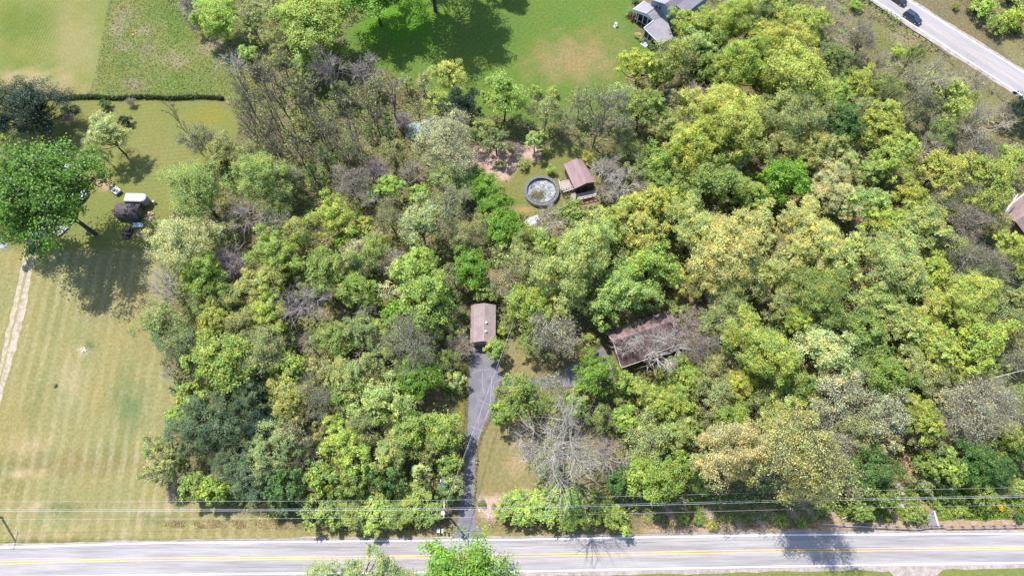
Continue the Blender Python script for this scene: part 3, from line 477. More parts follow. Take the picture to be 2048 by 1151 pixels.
TREES = """
# upper left
50 216 72 pine BK at the left edge below the hayfield|.8
12 290 28 airy YG at the left edge between the black pine and the big maple
212 208 12 shrub DG below the dark hedge, left of two
262 206 9 twiggy BR below the hedge, right of the round dark one
253 241 14 shrub BK on the lawn right above the leaning silvery tree
139 238 11 twiggy PB on the lawn beside the black pine
128 218 8 shrub DG small, touching the black pine's right side
214 266 40 sage SV standing alone on the lawn above the white trailer|1.0
210 314 15 airy SG low, on the lawn under the lone silvery tree
343 222 17 pole OL at the top of the lawn, leaning against the mown curve|1.3
372 262 18 pole OL on the lawn right of the lone silvery tree|1.1
405 282 36 thin OL at the lawn's right end above the round pale tree
448 300 34 airy OL between the mown curve and the round pale tree
100 388 104 open MG shading the gravel yard and tarps|.95
30 440 48 open MG at the left edge beside the pale gravel yard
18 395 40 open BG at the left edge below the airy yellow-green one
392 380 58 sage LG at the wood's left edge, right of the white trailer
362 488 56 sage SV at the wood's left edge, right of the dark shed
438 31 45 maple BG at the frame's top, left of the yellow-green one|.8
497 112 20 maple BG small, among grey twigs below the top-left trees
380 5 28 twiggy GR at the frame's top above the pale dry grass
400 48 24 twiggy PB low, in dry grass left of the top bright tree
470 140 30 bare GR right of the meadow's corner
500 40 26 airy SG at the frame's top between two bright maples
552 22 34 airy OL at the frame's top beside the big yellow-green maple
622 52 62 maple BG at the frame's top left of the vivid lawn|.8
560 120 26 airy OL below the big top maple's left side
745 -28 62 maple VG cut by the frame's top, its shadow on the vivid lawn|.9
850 -138 78 maple VG outside the frame's top, casting the widest lawn shadow|1.3
985 -105 40 maple VG outside the frame's top, casting the small shadow at the edge|1.2
# bare row
487 182 25 pole OL at the mown curve|1.6
520 158 23 pole BR in the leaning bare row, second from the meadow|1.7
550 180 22 pole OL in the leaning bare row, third from the meadow|1.7
580 150 23 pole OL in the leaning bare row, above the open green glade|1.6
612 188 22 pole OL in the leaning bare row, beside the green glade|1.6
545 235 23 pole G in the second line behind the leaning bare row|1.4
500 255 22 pole OL below the mown curve's right end|1.4
658 146 34 bare PB against the big maple's shadow|1.3
724 146 30 bare PB right of the other purplish one at the lawn's shade|1.3
780 178 28 pole BR at the top lawn's lower edge|1.2
745 215 23 pole OL below the two purplish bare trees|1.3
690 225 25 pole OL in the middle of the bare stand|1.3
640 240 25 pole G in the lower part of the bare stand|1.2
811 163 15 airy LG small, at the lower edge of the top lawn
846 163 17 airy CR small, at the lower edge of the top lawn
901 148 32 oak Y rising above the dark pine at the lawn's edge|1.0
925 212 37 pine BK alone below the yellow tree at the lawn's edge|1.1
872 208 27 airy YG left of the dark lawn-edge pine
835 212 22 pole OL two crowns left of the lawn-edge pine|1.2
1008 192 42 maple BG right of the lawn-edge pine|1.0
602 247 17 oak Y small, among the bare stand
540 272 25 pole G at the left foot of the bare stand
590 290 27 pole OL low in the bare stand, above the dark spruces
668 268 28 pole OL above the pair of dark spruces
712 285 27 pole OL right of the pair of dark spruces|1.1
650 318 26 spruce DG pointed, upper one of the pair left of centre
626 350 24 spruce DG pointed, lower one of the pair left of centre
776 258 20 spruce DG beside the pale tarp among the trees
742 262 16 spruce DG narrow, left neighbour of the tarp's spruce
805 245 20 twiggy PB above the pale tarp
785 300 24 airy OL below the tarp's spruce
891 285 56 airy PL wide, left of the pinkish garden bed|.9
905 352 36 airy OL wide low boughs left of the lower garden bed
755 350 30 twiggy PB left of the small bright tree in the wood
822 352 28 twiggy BR between the small bright tree and the wide pale one
705 365 34 thin BR below the spruces, left of the small bright tree
735 400 26 bare GR above the brown clearing
776 378 25 maple BG small, in the middle of brown twigs
843 386 20 maple BG small, just right of another in brown twigs
967 372 30 maple VG beside the garden bed's lower end
950 340 12 shrub G beside the garden bed
1025 300 16 twiggy BR growing in the pinkish garden bed
1045 328 13 shrub OL on the garden bed's right end
1000 330 11 shrub OL in the middle of the garden bed
520 362 52 sage LG broad, right of the round pale one at the wood's left
577 360 30 thin OL left of the lower dark spruce
500 310 30 airy OL above the broad light-green one
560 400 36 airy G below the broad light-green one
# upper middle right
1069 184 14 shrub BG left of a pair at the top lawn's lower edge
1104 184 14 shrub Y right of a pair at the top lawn's lower edge
1092 226 32 airy OL above the pool's lawn
1128 240 28 thin G at the top right of the pool's lawn
1198 228 46 thin LG with a dark forked trunk above the pool house|1.2
1160 200 26 airy YG at the lawn's lower edge, left of the forked one
1245 200 36 airy LG right of the forked one above the pool house
1285 218 42 oak G between the pool house and the stone path
1240 265 30 thin OL over the glade right of the pool house
1260 300 30 airy G at the glade's right side
1177 316 17 shrub Y against the pool house's top corner
1102 341 13 shrub BG beside the pool's upper rim
1090 305 9 shrub SG at the end of the garden bed
1219 348 32 twiggy GR against the pool house's right side
1240 378 34 bare GR below the pool house's right corner
1205 385 24 twiggy BR under the pool house's deck stairs
1278 132 38 oak YG at the top lawn's lower right corner|1.0
1320 150 30 oak LG between the lawn corner and the stone path
1378 48 31 oak YG covering the blue house's right end|1.0
1357 118 42 airy YG in front of the blue house
1406 58 36 oak YG right of the blue house
1392 95 40 oak LG second crown right of the blue house
1458 45 48 oak YG third crown right of the blue house|1.0
1512 20 44 oak OL at the frame's top, four crowns from the blue house
1430 140 36 oak G shaded, in front of the stone path
1486 128 54 oak YG between the stone path and the brightest roadside crown|1.1
1520 78 40 oak Y below the frame's top, upper right wood
1392 186 30 bare BR beside the stone path
1360 210 28 airy OL below the stone path
1385 292 56 oak YG left half of the great round clump in the right wood
1435 215 50 oak Y top of the great round clump in the right wood
1480 255 56 oak Y right half of the great round clump in the right wood|1.1
1340 250 32 oak OL left flank of the great round clump
1465 310 34 sage SV in the lower front of the great round clump
1318 328 38 maple BG left below the great round clump
1330 375 34 maple G between the pool glade and the green slope
1275 345 26 airy OL above the bare glade right of the pool house
1290 385 26 bare BR in the bare glade right of the pool house
1415 372 48 sage G below the great round clump
1475 375 34 oak LG left of the most vivid crown on the right
1562 362 42 maple VG the most vivid crown on the right side|1.0
1515 395 36 oak BG lower left of the most vivid right crown
# top right
1560 18 38 oak G at the frame's top, right of the olive one
1600 58 42 oak YG below the frame's top right of centre
1570 92 52 oak Y large, above the two biggest yellow crowns
1592 155 60 oak Y largest yellow crown of the upper right wood|1.1
1540 165 36 oak YG left of the largest yellow crown
1650 20 30 bare BR at the frame's top before the guardrail
1668 62 34 bare BR below the one at the frame's top
1640 85 26 thin G right of the large yellow crown near the top
1710 14 14 shrub BG at the frame's top beside the guardrail
1665 120 38 sage SP right of the largest yellow crown
1725 85 30 thin BR left end of the guardrail meadow
1710 163 32 oak YG left of the bare one below the guardrail meadow
1758 128 34 bare BR on the guardrail meadow's lower edge
1765 178 34 airy G below the bare one on the guardrail meadow
1658 190 32 maple BG below the grey-green crown at right
1795 105 16 shrub YG on the guardrail meadow
1826 112 20 airy G on a leaning trunk by the guardrail meadow|1.6
1850 165 46 bare BR with big dark limbs reaching to the upper road|1.4
1900 195 44 oak Y below the bare limbs near the upper road
1935 180 38 bare BR limbs reaching toward the road's lower bend|1.3
1588 226 54 sage SG under the largest yellow crown
1535 230 36 sage OL left under the largest yellow crown
1630 290 40 oak OC in the middle of the right wood
1570 300 38 sage OL left of the ochre crown
1690 250 34 maple DG right of the sage crown in the right wood
1690 322 32 sage SV right of the ochre crown
1740 230 30 airy OL left of the upper yellow pair
1770 250 44 oak YG right of the dark green crown, upper of two
1793 312 44 oak YG right of the pale sage crown, middle right wood
1745 340 32 oak LG left below the middle-right yellow crown
1840 220 34 thin OL under the big bare limbs
1882 268 32 airy G right of the upper yellow pair
1850 300 32 bare BR brown gap right of the middle-right yellow crown
1953 243 46 bare BR dark-limbed, left of the pine at the right edge|1.2
1950 300 36 thin BR below the dark-limbed bare one at right
1884 338 42 oak Y below the brown bare gap at right
1974 350 46 oak YG left of the pale gravel at the right edge
1925 385 34 thin OL above the brown-roofed shed at the right edge
2020 318 26 maple BG beside the pale gravel at the right edge
2050 215 34 pine BK cut by the frame's right edge|1.0
2010 232 24 twiggy BR beside the right-edge pine
1963 14 28 shrub BG beyond the upper road, larger left one
1911 14 9 shrub G beyond the upper road, smallest
2022 38 28 shrub YG beyond the upper road, right at the edge
1995 52 22 shrub G beyond the upper road, lower front one
2036 63 10 shrub DG beyond the upper road, low at the edge
2030 -8 26 shrub OL beyond the upper road at the frame's corner
1667 352 34 oak CR blossoming, upper crown beside the most vivid one
1650 395 38 oak CR blossoming, lower left beside the most vivid one
1692 398 36 oak CR blossoming, lower right beside the muddy stream
# left edge of wood
494 430 40 bare PB dense dark, between two pale crowns at left
466 533 36 twiggy PB pinkish puff in the left wood
408 550 40 maple BG left of the pinkish puff
335 572 40 bare GR leaning over the mown field at the wood's edge|1.1
323 651 42 sage SG over the mown field's right edge
372 690 36 airy SP below the sage one at the field's edge
336 746 18 bare PB low, lying over the field below the sage one
431 648 38 oak YG inside the wood right of the field-edge sage
434 728 52 maple BG largest bright crown near the field edge
487 650 34 airy OL left of the big grey bare dome
482 690 30 airy G below the olive one, left of the bare dome
504 580 34 oak OC right of the pinkish puff
545 505 44 oak BG upper left of centre, above the ochre crown
543 552 38 oak OC above the big grey bare dome
455 590 28 airy G below the pinkish puff
405 610 30 airy G left below the bright crown at the wood's edge
440 470 28 airy OL above the pinkish puff
613 612 46 bare PB big rounded dome in the left wood|1.0
665 434 42 oak YG rounded, left of the brown clearing
604 465 38 airy YG left of the rounded yellow one
560 455 30 thin SP below the dense dark bare tree
717 432 14 shrub BG beside the brown clearing
727 456 22 oak Y small, at the brown clearing's left
686 484 23 maple VG small, below the rounded yellow one
762 480 15 oak Y tiny bright spot below the brown clearing
776 428 32 thin YG right of the brown clearing
748 502 34 airy BG below the tiny bright spot
707 522 34 airy CR sandy, left of the middle
651 534 44 oak G between the ochre crown and the sandy one
720 578 36 maple G below the sandy one
790 530 28 thin BR brown gap left of the rich green crown
790 588 32 airy CR beneath the rich green crown, left side
842 450 46 sage SV silvery, above the rich green crown
898 428 42 thin OL right above the silvery one in the middle
929 472 34 airy OL right of the silvery one in the middle
995 410 32 maple VG above the tree tops left of the pool
1005 452 36 maple VG below its twin left of the pool
1038 478 32 maple G right of the twin vivid crowns left of the pool
1005 514 28 airy OL above the sandy path to the garage
970 440 24 airy OL between the silvery one and the vivid twins
835 535 44 maple BG rich green dome at the centre left
856 598 50 maple BG below the rich green dome
905 545 28 thin G right of the rich green dome
934 530 34 maple VG tall, up the path from the garage
948 572 20 maple BG above the garage roof
898 616 28 airy G left of the garage's upper corner
1008 568 32 thin CR leafing, over the path right above the garage
533 622 38 oak YG left of the big grey bare dome
793 625 30 maple VG left of the garage, below the cream one
727 622 26 bare GR below the mid green crown left of centre
720 662 38 sage SP below the small bare crown
661 682 36 maple G right below the big grey bare dome
776 658 26 maple BG left of the grey-green spread
825 690 48 thin SP wide grey-green spread left of the garage
922 693 26 twiggy BR against the garage's left side
893 720 22 airy G beside the drive's left lawn
880 660 28 airy G at the left rear of the garage
620 688 26 bare BR small, right below the big grey dome
540 695 44 airy OL left of the small brown bare crown
581 732 30 maple BG below the small brown bare crown
640 740 28 airy OL left of the round olive one
693 752 42 oak OL round, in the lower left wood
720 728 22 bare GR behind the round olive one
765 722 30 airy SG below the grey-green spread
835 765 40 maple VG beside the reddish litter left of the drive|1.0
992 694 22 maple BG small, against the garage's front corner
1004 661 14 shrub Y against the garage's right wall
1020 640 16 airy G behind the shrub at the garage's right wall
# centre right
1139 429 26 maple G below the pool
1100 438 32 bare GR tall fork below the pool|1.1
1090 492 26 maple BG below the bare fork under the pool
1061 540 42 airy OL right of the sandy path
1066 615 40 maple BG right of the path beside the garage
1163 515 68 oak OL largest olive dome of the middle wood|1.0
1145 590 44 oak OL lower part of the middle wood above the brown house
1215 470 32 maple BG right shoulder of the olive dome
1240 575 48 oak LG above the brown house's left end
1200 625 30 maple G at the brown house's upper left corner
1300 415 46 oak Y above the golden crowns of the middle wood
1250 425 34 oak YG right of the tree below the pool
1288 462 44 oak Y left of the golden crowns
1302 530 44 maple BG directly above the brown house
1296 583 32 maple G touching the brown house's upper eave
1347 560 26 oak Y right above the brown house
1360 410 32 oak YG above the left golden crown
1389 460 54 oak GO left one of the great golden crowns|1.0
1441 500 66 oak GO largest golden crown, centre of the right wood|1.0
1500 450 44 oak GO right rear golden crown
1495 535 48 oak GO lower right golden crown
1412 560 36 oak OC below the largest golden crown
1458 605 44 airy OL right above the brown house
1555 600 36 airy OL between the golden crowns and the green slope
1112 672 46 thin PL fluffy, between the garage lawn and the brown house|1.0
1062 688 24 airy BG left of the fluffy pale one
1172 690 22 airy YG at the brown house's left wall
1190 748 40 maple VG below the brown house's left corner|1.0
1155 800 28 maple BG under the vivid one left of the brown house
1250 765 28 maple BG below the brown house's front
1310 700 50 bare GR spreading white limbs over the brown roof|1.1
1352 668 34 bare PB veiling the brown roof's right half
1252 698 26 bare GR small, veiling the brown roof's left corner
1388 640 26 thin BR over the brown roof's right end
1400 690 40 thin BR brown tangle right of the brown house
1430 650 42 airy OL grey-green, right of the brown tangle
1420 735 34 airy OL below the brown tangle
1325 745 22 airy YG at the foot of the white-limbed bare one
1372 762 36 oak YG right below the brown house
1522 705 64 oak YG great round dome right of the brown house|1.05
1480 765 36 oak YG lower left flank of the great round dome
# right wood
1623 480 60 oak GO golden, right of the blossoming crowns' left side|1.0
1670 525 52 oak GO golden, touching the muddy stream
1580 530 44 oak GO darker golden, left of its twins
1633 590 54 sage G dark slope below the golden trio
1590 640 34 oak YG right of the great round dome
1640 645 32 airy BG below the dark slope
1731 408 42 oak LG beyond the stream from the blossoms
1779 452 42 oak YG second beyond the stream
1745 480 30 airy OL at the stream's right bank
1849 452 50 oak OL middle of the right side wood
1820 395 36 oak YG above the middle of the right side wood
1884 401 34 thin OL above the brown-roofed shed, left
1970 408 38 airy YG left above the brown shed's corner
1936 448 38 thin BR left below the brown shed's corner
1990 450 32 airy OL below the brown shed's left corner
1946 526 48 thin SP grey tangle with fallen pale trunks
1900 500 34 airy OL left of the grey tangle
2033 500 38 oak YG right of the grey tangle at the edge
1797 536 60 oak OL widest olive crown of the right wood|1.0
1862 555 44 oak YG right of the widest olive crown
1936 596 56 oak Y brightest broad crown near the right edge|1.0
1762 600 42 oak OL right of the stream's middle bend
1715 585 28 thin OL over the stream's middle bend
1850 620 42 oak Y left below the brightest broad crown
1797 650 44 oak OL left of the lower yellow pair
1863 690 48 oak Y left one of the lower yellow pair
1950 672 52 oak YG right one of the lower yellow pair
2030 600 40 sage SG at the right edge beside the brightest crown
2025 660 36 airy OL at the right edge below the sage one
1724 672 44 sage G over the lower bend of the stream
1637 705 52 sage SV pale dome beside the great round dome|1.0
1690 745 40 airy G below the pale dome
1600 770 40 maple G lower left of the pale dome
1560 775 36 oak G below the great round dome
1932 735 34 oak YG below the lower yellow pair
1821 725 38 sage OL below the lower yellow pair's left one
1779 755 44 maple G dark, above the cream spread
1859 755 38 airy OL left of the cream wide one
2033 715 34 thin PL grey limbs at the right edge
1990 740 28 airy OL above the wide cream one at right
# lower left
424 850 58 pine BL largest of the blue pines at the field edge|1.0
487 793 46 pine BL upper right of the blue pine group
355 784 22 spruce SP at the field edge above the blue pines
497 948 48 pine BL lower of the blue pine group
547 912 50 pine SP right of the lower blue pine
535 858 40 pine BK dark, in the middle of the pine group
455 915 40 pine BL between the upper and lower blue pines
351 834 22 maple BG small, at the left of the blue pines
389 790 32 maple BG above the largest blue pine
313 897 27 airy LG over the mown field left of the pines
322 940 34 airy OL at the field's lower corner left of the pines
352 972 22 twiggy BR under the airy olive one by the wires
385 968 26 maple G left of the pines' lower side
420 975 26 maple BG below the largest blue pine
578 805 40 oak OC yellowish, right of the pine group's top
630 795 38 thin SP behind the yellowish one by the pines
590 870 32 thin OL right of the dark middle pine
609 904 28 twiggy BR between the pines and the bright lower crowns
695 790 38 maple G lower left wood, below the round olive one
768 800 48 oak OL wide, left of the vivid one by the drive
682 880 38 oak YG above the roadside hedge, left
720 925 34 maple BG bright, above the roadside hedge
730 850 38 airy OL behind the bright one above the hedge
783 900 40 oak OL centre of the lower left wood
825 865 38 maple BG left of the drive's tree line
890 868 36 maple BG overhanging the narrow driveway
903 925 24 maple G beside the service wire over the drive
842 946 36 spruce OL brownish, left of the utility pole
860 905 28 airy G between the drive's tree line and the brown spruce
770 955 34 maple DG shaded, above the roadside hedge
640 950 32 maple G right of the lower blue pine
575 965 34 maple DG in the pines' shade above the road
700 972 30 maple G above the hedge's middle
895 985 22 maple DG above the utility pole
# hedge by road left
634 1010 35 maple G leftmost bush of the roadside hedge|.55
668 1022 29 maple G second bush of the roadside hedge|.55
705 1010 39 maple G third bush of the roadside hedge|.55
745 1020 35 maple BG fourth bush of the roadside hedge|.55
785 1020 37 maple G fifth bush of the roadside hedge|.55
825 1012 39 maple BG sixth bush of the roadside hedge|.55
862 1025 29 maple G last bush of the hedge before the utility pole|.55
825 985 22 maple BG behind the sixth bush of the roadside hedge|.6
560 1000 26 maple DG small, at the hedge's shaded left end|.6
# foreground
930 1176 88 maple VG in the foreground at the frame's bottom, over the road|.9
640 1174 52 pine SP left one of three foreground tops at the frame's bottom|.9
715 1168 56 pine SP middle one of three foreground tops at the frame's bottom|.9
790 1178 48 pine SP right one of three foreground tops at the frame's bottom|.9
# lower right
1045 792 50 open BG leaning over the driveway's fork|1.0
1010 822 26 maple BG lower lobe beside the driveway's fork
1104 822 36 thin YG above the great bare tree
1105 770 26 thin PL left of the vivid one near the fork
1246 838 28 maple BG right above the great bare tree
1200 830 26 airy G between the bare giant and the fork's trees
1319 812 44 oak YG in the lower right wood below the brown house
1430 790 38 airy OL left above the cream giant
1372 820 30 airy YG in the lower right wood, second from the house
1128 890 76 bare GR giant with pale crooked limbs beside the front lawn|1.5
1208 905 42 bare PB dense twigs right of the bare giant
1090 930 30 airy SG below the bare giant's left limbs
1060 900 22 twiggy GR at the front lawn's edge
1295 885 46 airy OL lower right wood, left of the cream giant
1351 862 38 oak OL upper left of the cream giant
1288 950 44 maple BG above the road, right of the bare giant
1337 945 38 maple BG above the road, nearer the cream giant|1.6
1389 935 34 maple G touching the cream giant's left side
1235 960 28 maple DG behind the right hedge
1472 845 36 maple BG above the cream giant
1520 815 34 airy G between the round dome and the cream giant
1468 915 66 oak CR giant cream crown near the road|1.45
1560 850 52 oak GO upper lobe of the golden giant by the road|1.0
1590 925 72 airy GO golden giant overhanging the wires|1.75
1015 1012 29 maple BG first bush of the hedge right of the drive|.55
1055 1018 35 maple BG second bush of the hedge right of the drive|.55
1098 1012 35 maple BG third bush of the hedge right of the drive|.55
1140 1016 37 maple BG fourth bush of the hedge right of the drive|.55
1185 1010 35 maple G fifth bush of the hedge right of the drive|.55
1225 1030 33 maple BG last bush of the hedge right of the drive|.55
1110 985 26 maple G behind the third bush right of the drive|.55
988 1012 6 shrub SP beside the garden stones right of the drive
963 1006 8 shrub SP in the stony bed at the drive's edge
1365 1038 14 shrub BG on the shaded verge, left of two
1395 1038 13 shrub G on the shaded verge, right of two
1427 1050 11 shrub Y on the verge near the road
1560 1042 15 shrub G on the verge below the golden giant
1600 1045 13 shrub G at the guardrail's left end
1675 790 50 airy PL right lower wood, wide pale one
1762 830 48 airy PL cream, left of the stream's lower end
1703 860 40 airy OL left of the lower cream one
1758 882 34 airy CR lowest cream one left of the stream
1654 885 44 thin PL pale limbs right of the golden giant
1620 810 30 airy YG above the pale limbs
1745 945 44 maple DG deep green, left of the stream's mouth
1700 960 34 maple DG deep green, behind the golden giant's right side
1762 990 30 maple G above the wires left of the stream
1720 1020 22 maple G small, above the guardrail
1842 838 44 oak YG right of the stream's lower end
1870 885 34 airy G below the yellow one by the stream
1820 870 22 thin OL over the stream's lower end
1953 805 58 thin PL wide cream-grey, lower right wood|1.0
1905 800 34 airy PL left part beside the wide cream-grey one
2004 868 36 oak YG near the right edge, lower wood
1929 872 32 thin GR pale, below the wide cream-grey one
2040 800 30 airy OL at the right edge, lower wood
1943 922 42 maple DG deep, below the pale thin one
1992 932 36 maple DG deep, nearer the right edge
1895 938 34 maple G right of the stream's mouth
1860 930 26 maple G close to the stream's mouth
2036 900 28 maple DG at the right edge, lower wood
1828 1028 22 shrub G left of the culvert slab
1900 985 22 shrub G right bank above the wires
1940 980 20 shrub BG right bank, second above the wires
1985 985 20 shrub YG right bank, third above the wires
2036 975 22 shrub G right bank at the frame's edge
2000 1012 10 shrub FL on the right bank, lower
1982 1008 8 shrub FL on the right bank, left of the other
2036 1035 12 shrub DG at the frame's edge by the guardrail
1920 1020 12 shrub BG above the guardrail right of the culvert
"""
for ln in TREES.strip().splitlines():
    if ln.startswith('#'): continue
    a, _, hs = ln.partition('|'); q = a.split(' ', 5)
    tree(float(q[0]), float(q[1]), float(q[2]), q[3], q[4], q[5], float(hs or 1)*(1.0 if q[3] in ('shrub', 'twiggy') else 1.0))
# ---------------------------------------------------------------- small trees filling the gaps
UNDER = True
# ---------------------------------------------------------------- undergrowth, grass tufts, litter (nobody could count them)
def scatter(name, polys, n, seed, cols, size, hmax, label, avoid=(), clump=True, up=False, kind='stuff', cat=None, m=None, asp=.62):
    g = np.random.default_rng(seed); xs = []; ys = []
    got = 0
    while got < n:
        x = g.uniform(-185, 185, 40000); y = g.uniform(-35, 172, 40000); px, py = to_px(x, y)
        ok = np.zeros(len(x), bool)
        for p in polys: ok |= inpoly(px, py, p)
        for p in avoid: ok &= ~inpoly(px, py, p)
        ok &= (px > -60) & (px < 2110) & (py > -60) & (py < 1210)
        if clump:
            f = np.sin(x*.55+2*np.sin(y*.31))*np.sin(y*.61+2*np.sin(x*.27))+.6*np.sin(x*1.7+y*1.3); ok &= f > g.uniform(-1.2, .9, len(x))
        xs.append(x[ok]); ys.append(y[ok]); got += ok.sum()
    x = np.concatenate(xs)[:n]; y = np.concatenate(ys)[:n]
    hz = np.abs(np.sin(x*.4)*np.cos(y*.37))*hmax*g.uniform(.2, 1, n)+.08
    nr = g.normal(0, .5, (n, 3))+([0, 0, .2] if up else [0, 0, .9])
    V, F = leaves(np.stack([x, y, hz], -1), nr, size, g, asp)
    ci = np.array(cols)[g.integers(0, len(cols), n)]*g.uniform(.7, 1.3, (n, 1))
    o = link(name, qmesh(name, V, F, col=ci), m or ugm); tag(o, label, cat, kind=kind); return o
ugm = bpy.data.materials.new('undergrowth'); N, L = nodes(ugm); N.remove(N['Principled BSDF']); at = N.new('ShaderNodeAttribute'); at.attribute_name = 'base'
d_ = N.new('ShaderNodeBsdfDiffuse'); t_ = N.new('ShaderNodeBsdfTranslucent'); s_ = N.new('ShaderNodeMixShader'); s_.inputs[0].default_value = .3
for q in (d_, t_): L.new(at.outputs['Color'], q.inputs[0])
L.new(d_.outputs[0], s_.inputs[1]); L.new(t_.outputs[0], s_.inputs[2]); L.new(s_.outputs[0], N['Material Output'].inputs[0])
OPEN = [r[2] for r in REG[1:]]+[[(1195, 690), (1335, 600), (1360, 720), (1235, 745)], [(935, 680), (995, 680), (1010, 760), (985, 820), (955, 890), (948, 1000), (980, 1080), (900, 1080), (930, 850)],
        [(990, 740), (1025, 760), (1200, 690), (1235, 750), (1180, 775), (1000, 790)], [(-900, 1070), (3000, 1050), (3000, 1200), (-900, 1200)],
        [(1600, -250), (1700, -40), (1740, 0), (1900, 125), (2050, 225), (2300, 420), (2400, -300)], [(1035, 335), (1200, 310), (1210, 410), (1035, 420)], [(1985, 380), (2060, 380), (2060, 480), (1985, 430)], [(1250, -90), (1450, -90), (1400, 30), (1330, 100), (1250, 60)]]
WOOD = [[(-300, -300), (2300, -300), (2300, 1060), (-300, 1060)]]
scatter('undergrowth', WOOD, 120000, 7, [(.18, .28, .055), (.22, .33, .07), (.26, .30, .10), (.14, .22, .05), (.25, .26, .12)], .46, 2.4, 'low green undergrowth covering the floor of the wood', avoid=OPEN)
scatter('leaf_litter', WOOD, 45000, 8, [(.26, .18, .12), (.33, .24, .18), (.20, .14, .10), (.38, .30, .24)], .30, .02, 'fallen brown leaves and twigs lying between the trees', avoid=OPEN)
MEAD = [[(217, 0), (335, 0), (372, 40), (420, 85), (468, 140), (480, 198), (172, 196), (190, 150)], [(1830, -60), (2110, -60), (2110, 150)], [(1690, 65), (1780, 60), (1985, 190), (1940, 212), (1740, 120)]]
scatter('grass_tufts', MEAD, 15000, 9, [(.13, .19, .04), (.16, .19, .05), (.30, .26, .16), (.24, .21, .13), (.11, .17, .03)], .42, .1, 'rough uncut grass tufts and dry stalks in the meadows', up=True, asp=.3, clump=False)
scatter('drive_edge_grass', [[(930, 740), (939, 740), (934, 900), (922, 980), (915, 980), (925, 880)], [(1000, 760), (1008, 757), (990, 822), (968, 866), (957, 900), (951, 1000), (947, 1000), (951, 900), (962, 864), (983, 818)]], 2600, 15, [(.16, .19, .06), (.26, .21, .12), (.20, .17, .09)], .26, .04, 'grass and dead leaves creeping over the driveway edges', clump=False)
BANK = [[(1780, 975), (2110, 960), (2110, 1035), (1880, 1040), (1830, 1040), (1690, 1035), (1640, 1010)]]
scatter('bank_weeds', BANK, 15000, 10, [(.13, .24, .025), (.18, .27, .03), (.10, .17, .03), (.24, .26, .06)], .35, .5, 'lush bright weeds on the bank above the guardrail')
scatter('verge_weeds', [[(1290, 985), (1640, 1000), (1640, 1045), (1290, 1045)], [(1640, 1015), (1860, 1030), (1850, 1046), (1640, 1040)]], 9000, 14, [(.16, .25, .05), (.22, .26, .09), (.30, .25, .15), (.12, .18, .04)], .34, .4, 'scrappy weeds and sticks in the shade above the road verge')
scatter('hedge_bottom_litter', [[(330, 1040), (905, 1035), (905, 1060), (330, 1055)], [(975, 1040), (1640, 1040), (1640, 1056), (975, 1056)]], 6000, 12, [(.36, .25, .17), (.28, .19, .12), (.22, .2, .07)], .25, .03, 'dead leaves gathered under the roadside hedges')
# slender stand and understory saplings
g = random.Random(9); known = [tuple(map(float, l.split(' ')[:3])) for l in TREES.strip().splitlines() if l[0] != '#']
def inside(x, y, polys): return any(inpoly(np.array([x]), np.array([y]), q)[0] for q in polys)
cnt = 0; used = []
while cnt < 34:
    x, y = g.uniform(470, 770), g.uniform(120, 330)
    if y < 120+(770-x)*0+abs(x-620)*.1 or any(math.hypot(x-a, y-b) < 13 for a, b in used): continue
    used.append((x, y)); cnt += 1
    tree(x, y, g.uniform(17, 25), 'pole', g.choice(['OL', 'LG', 'OL', 'G']), '', g.uniform(.9, 1.25), group='slender trees of the leaning stand', label='slender grey trunk barely in leaf, one of the stand leaning beside the mown curve')
cnt = 0; tries = 0
while cnt < 110 and tries < 20000:
    tries += 1; x, y = g.uniform(280, 2048), g.uniform(10, 985)
    if inside(x, y, OPEN) or not inside(x, y, WOOD) or any(math.hypot(x-a, y-b) < max(20, r*.72) for a, b, r in known) or (x < 345 and y > 330) or (x < 480 and y < 330): continue
    known.append((x, y, 28)); cnt += 1
    cc = g.choice(['OL', 'G', 'G', 'LG', 'BG', 'SP']); lb_ = 'small understory sapling filling a gap between taller crowns'
    for (a, b, nn, aj, pl_) in sorted([q for q in LAST if q[4]], key=lambda q: math.hypot(q[0]-x, q[1]-y))[:6]:
        w_ = ('right of' if x > a else 'left of') if abs(x-a) > abs(y-b) else ('below' if y > b else 'above')
        l2 = f"small {ADJ[cc]} sapling {w_} the {nn.split()[-1] if nn.split()[-1] in ('tree', 'pine', 'spruce', 'shrub') else 'tree'} {pl_}"
        if len(l2.split()) <= 16 and l2 not in SEEN: lb_ = l2; break
    tree(x, y, g.uniform(19, 28), g.choice(['airy', 'sage', 'airy', 'maple']), cc, '', g.uniform(.6, .85), group='understory saplings', label=lb_)
# hedgerow between hayfield and yard
g = np.random.default_rng(33); n = 9000; t = g.uniform(0, 1, n); hx = 98+t*(448-98); hy = 197+1.2*np.sin(t*20)+g.normal(0, 1.5, n)
xy = PN(hx, hy); z = np.abs(g.normal(0, .45, n))+.05
V, F = leaves(np.column_stack([xy, z]), g.normal(0, .7, (n, 3))+[0, 0, .4], .36, g)
o = link('hedge', qmesh('hedge', V, F, col=np.array([(.05, .09, .03), (.09, .13, .05), (.16, .14, .09), (.04, .07, .03)])[g.integers(0, 4, n)]), ugm)
tag(o, 'long low dark hedge between the hayfield and the yard', 'hedge')
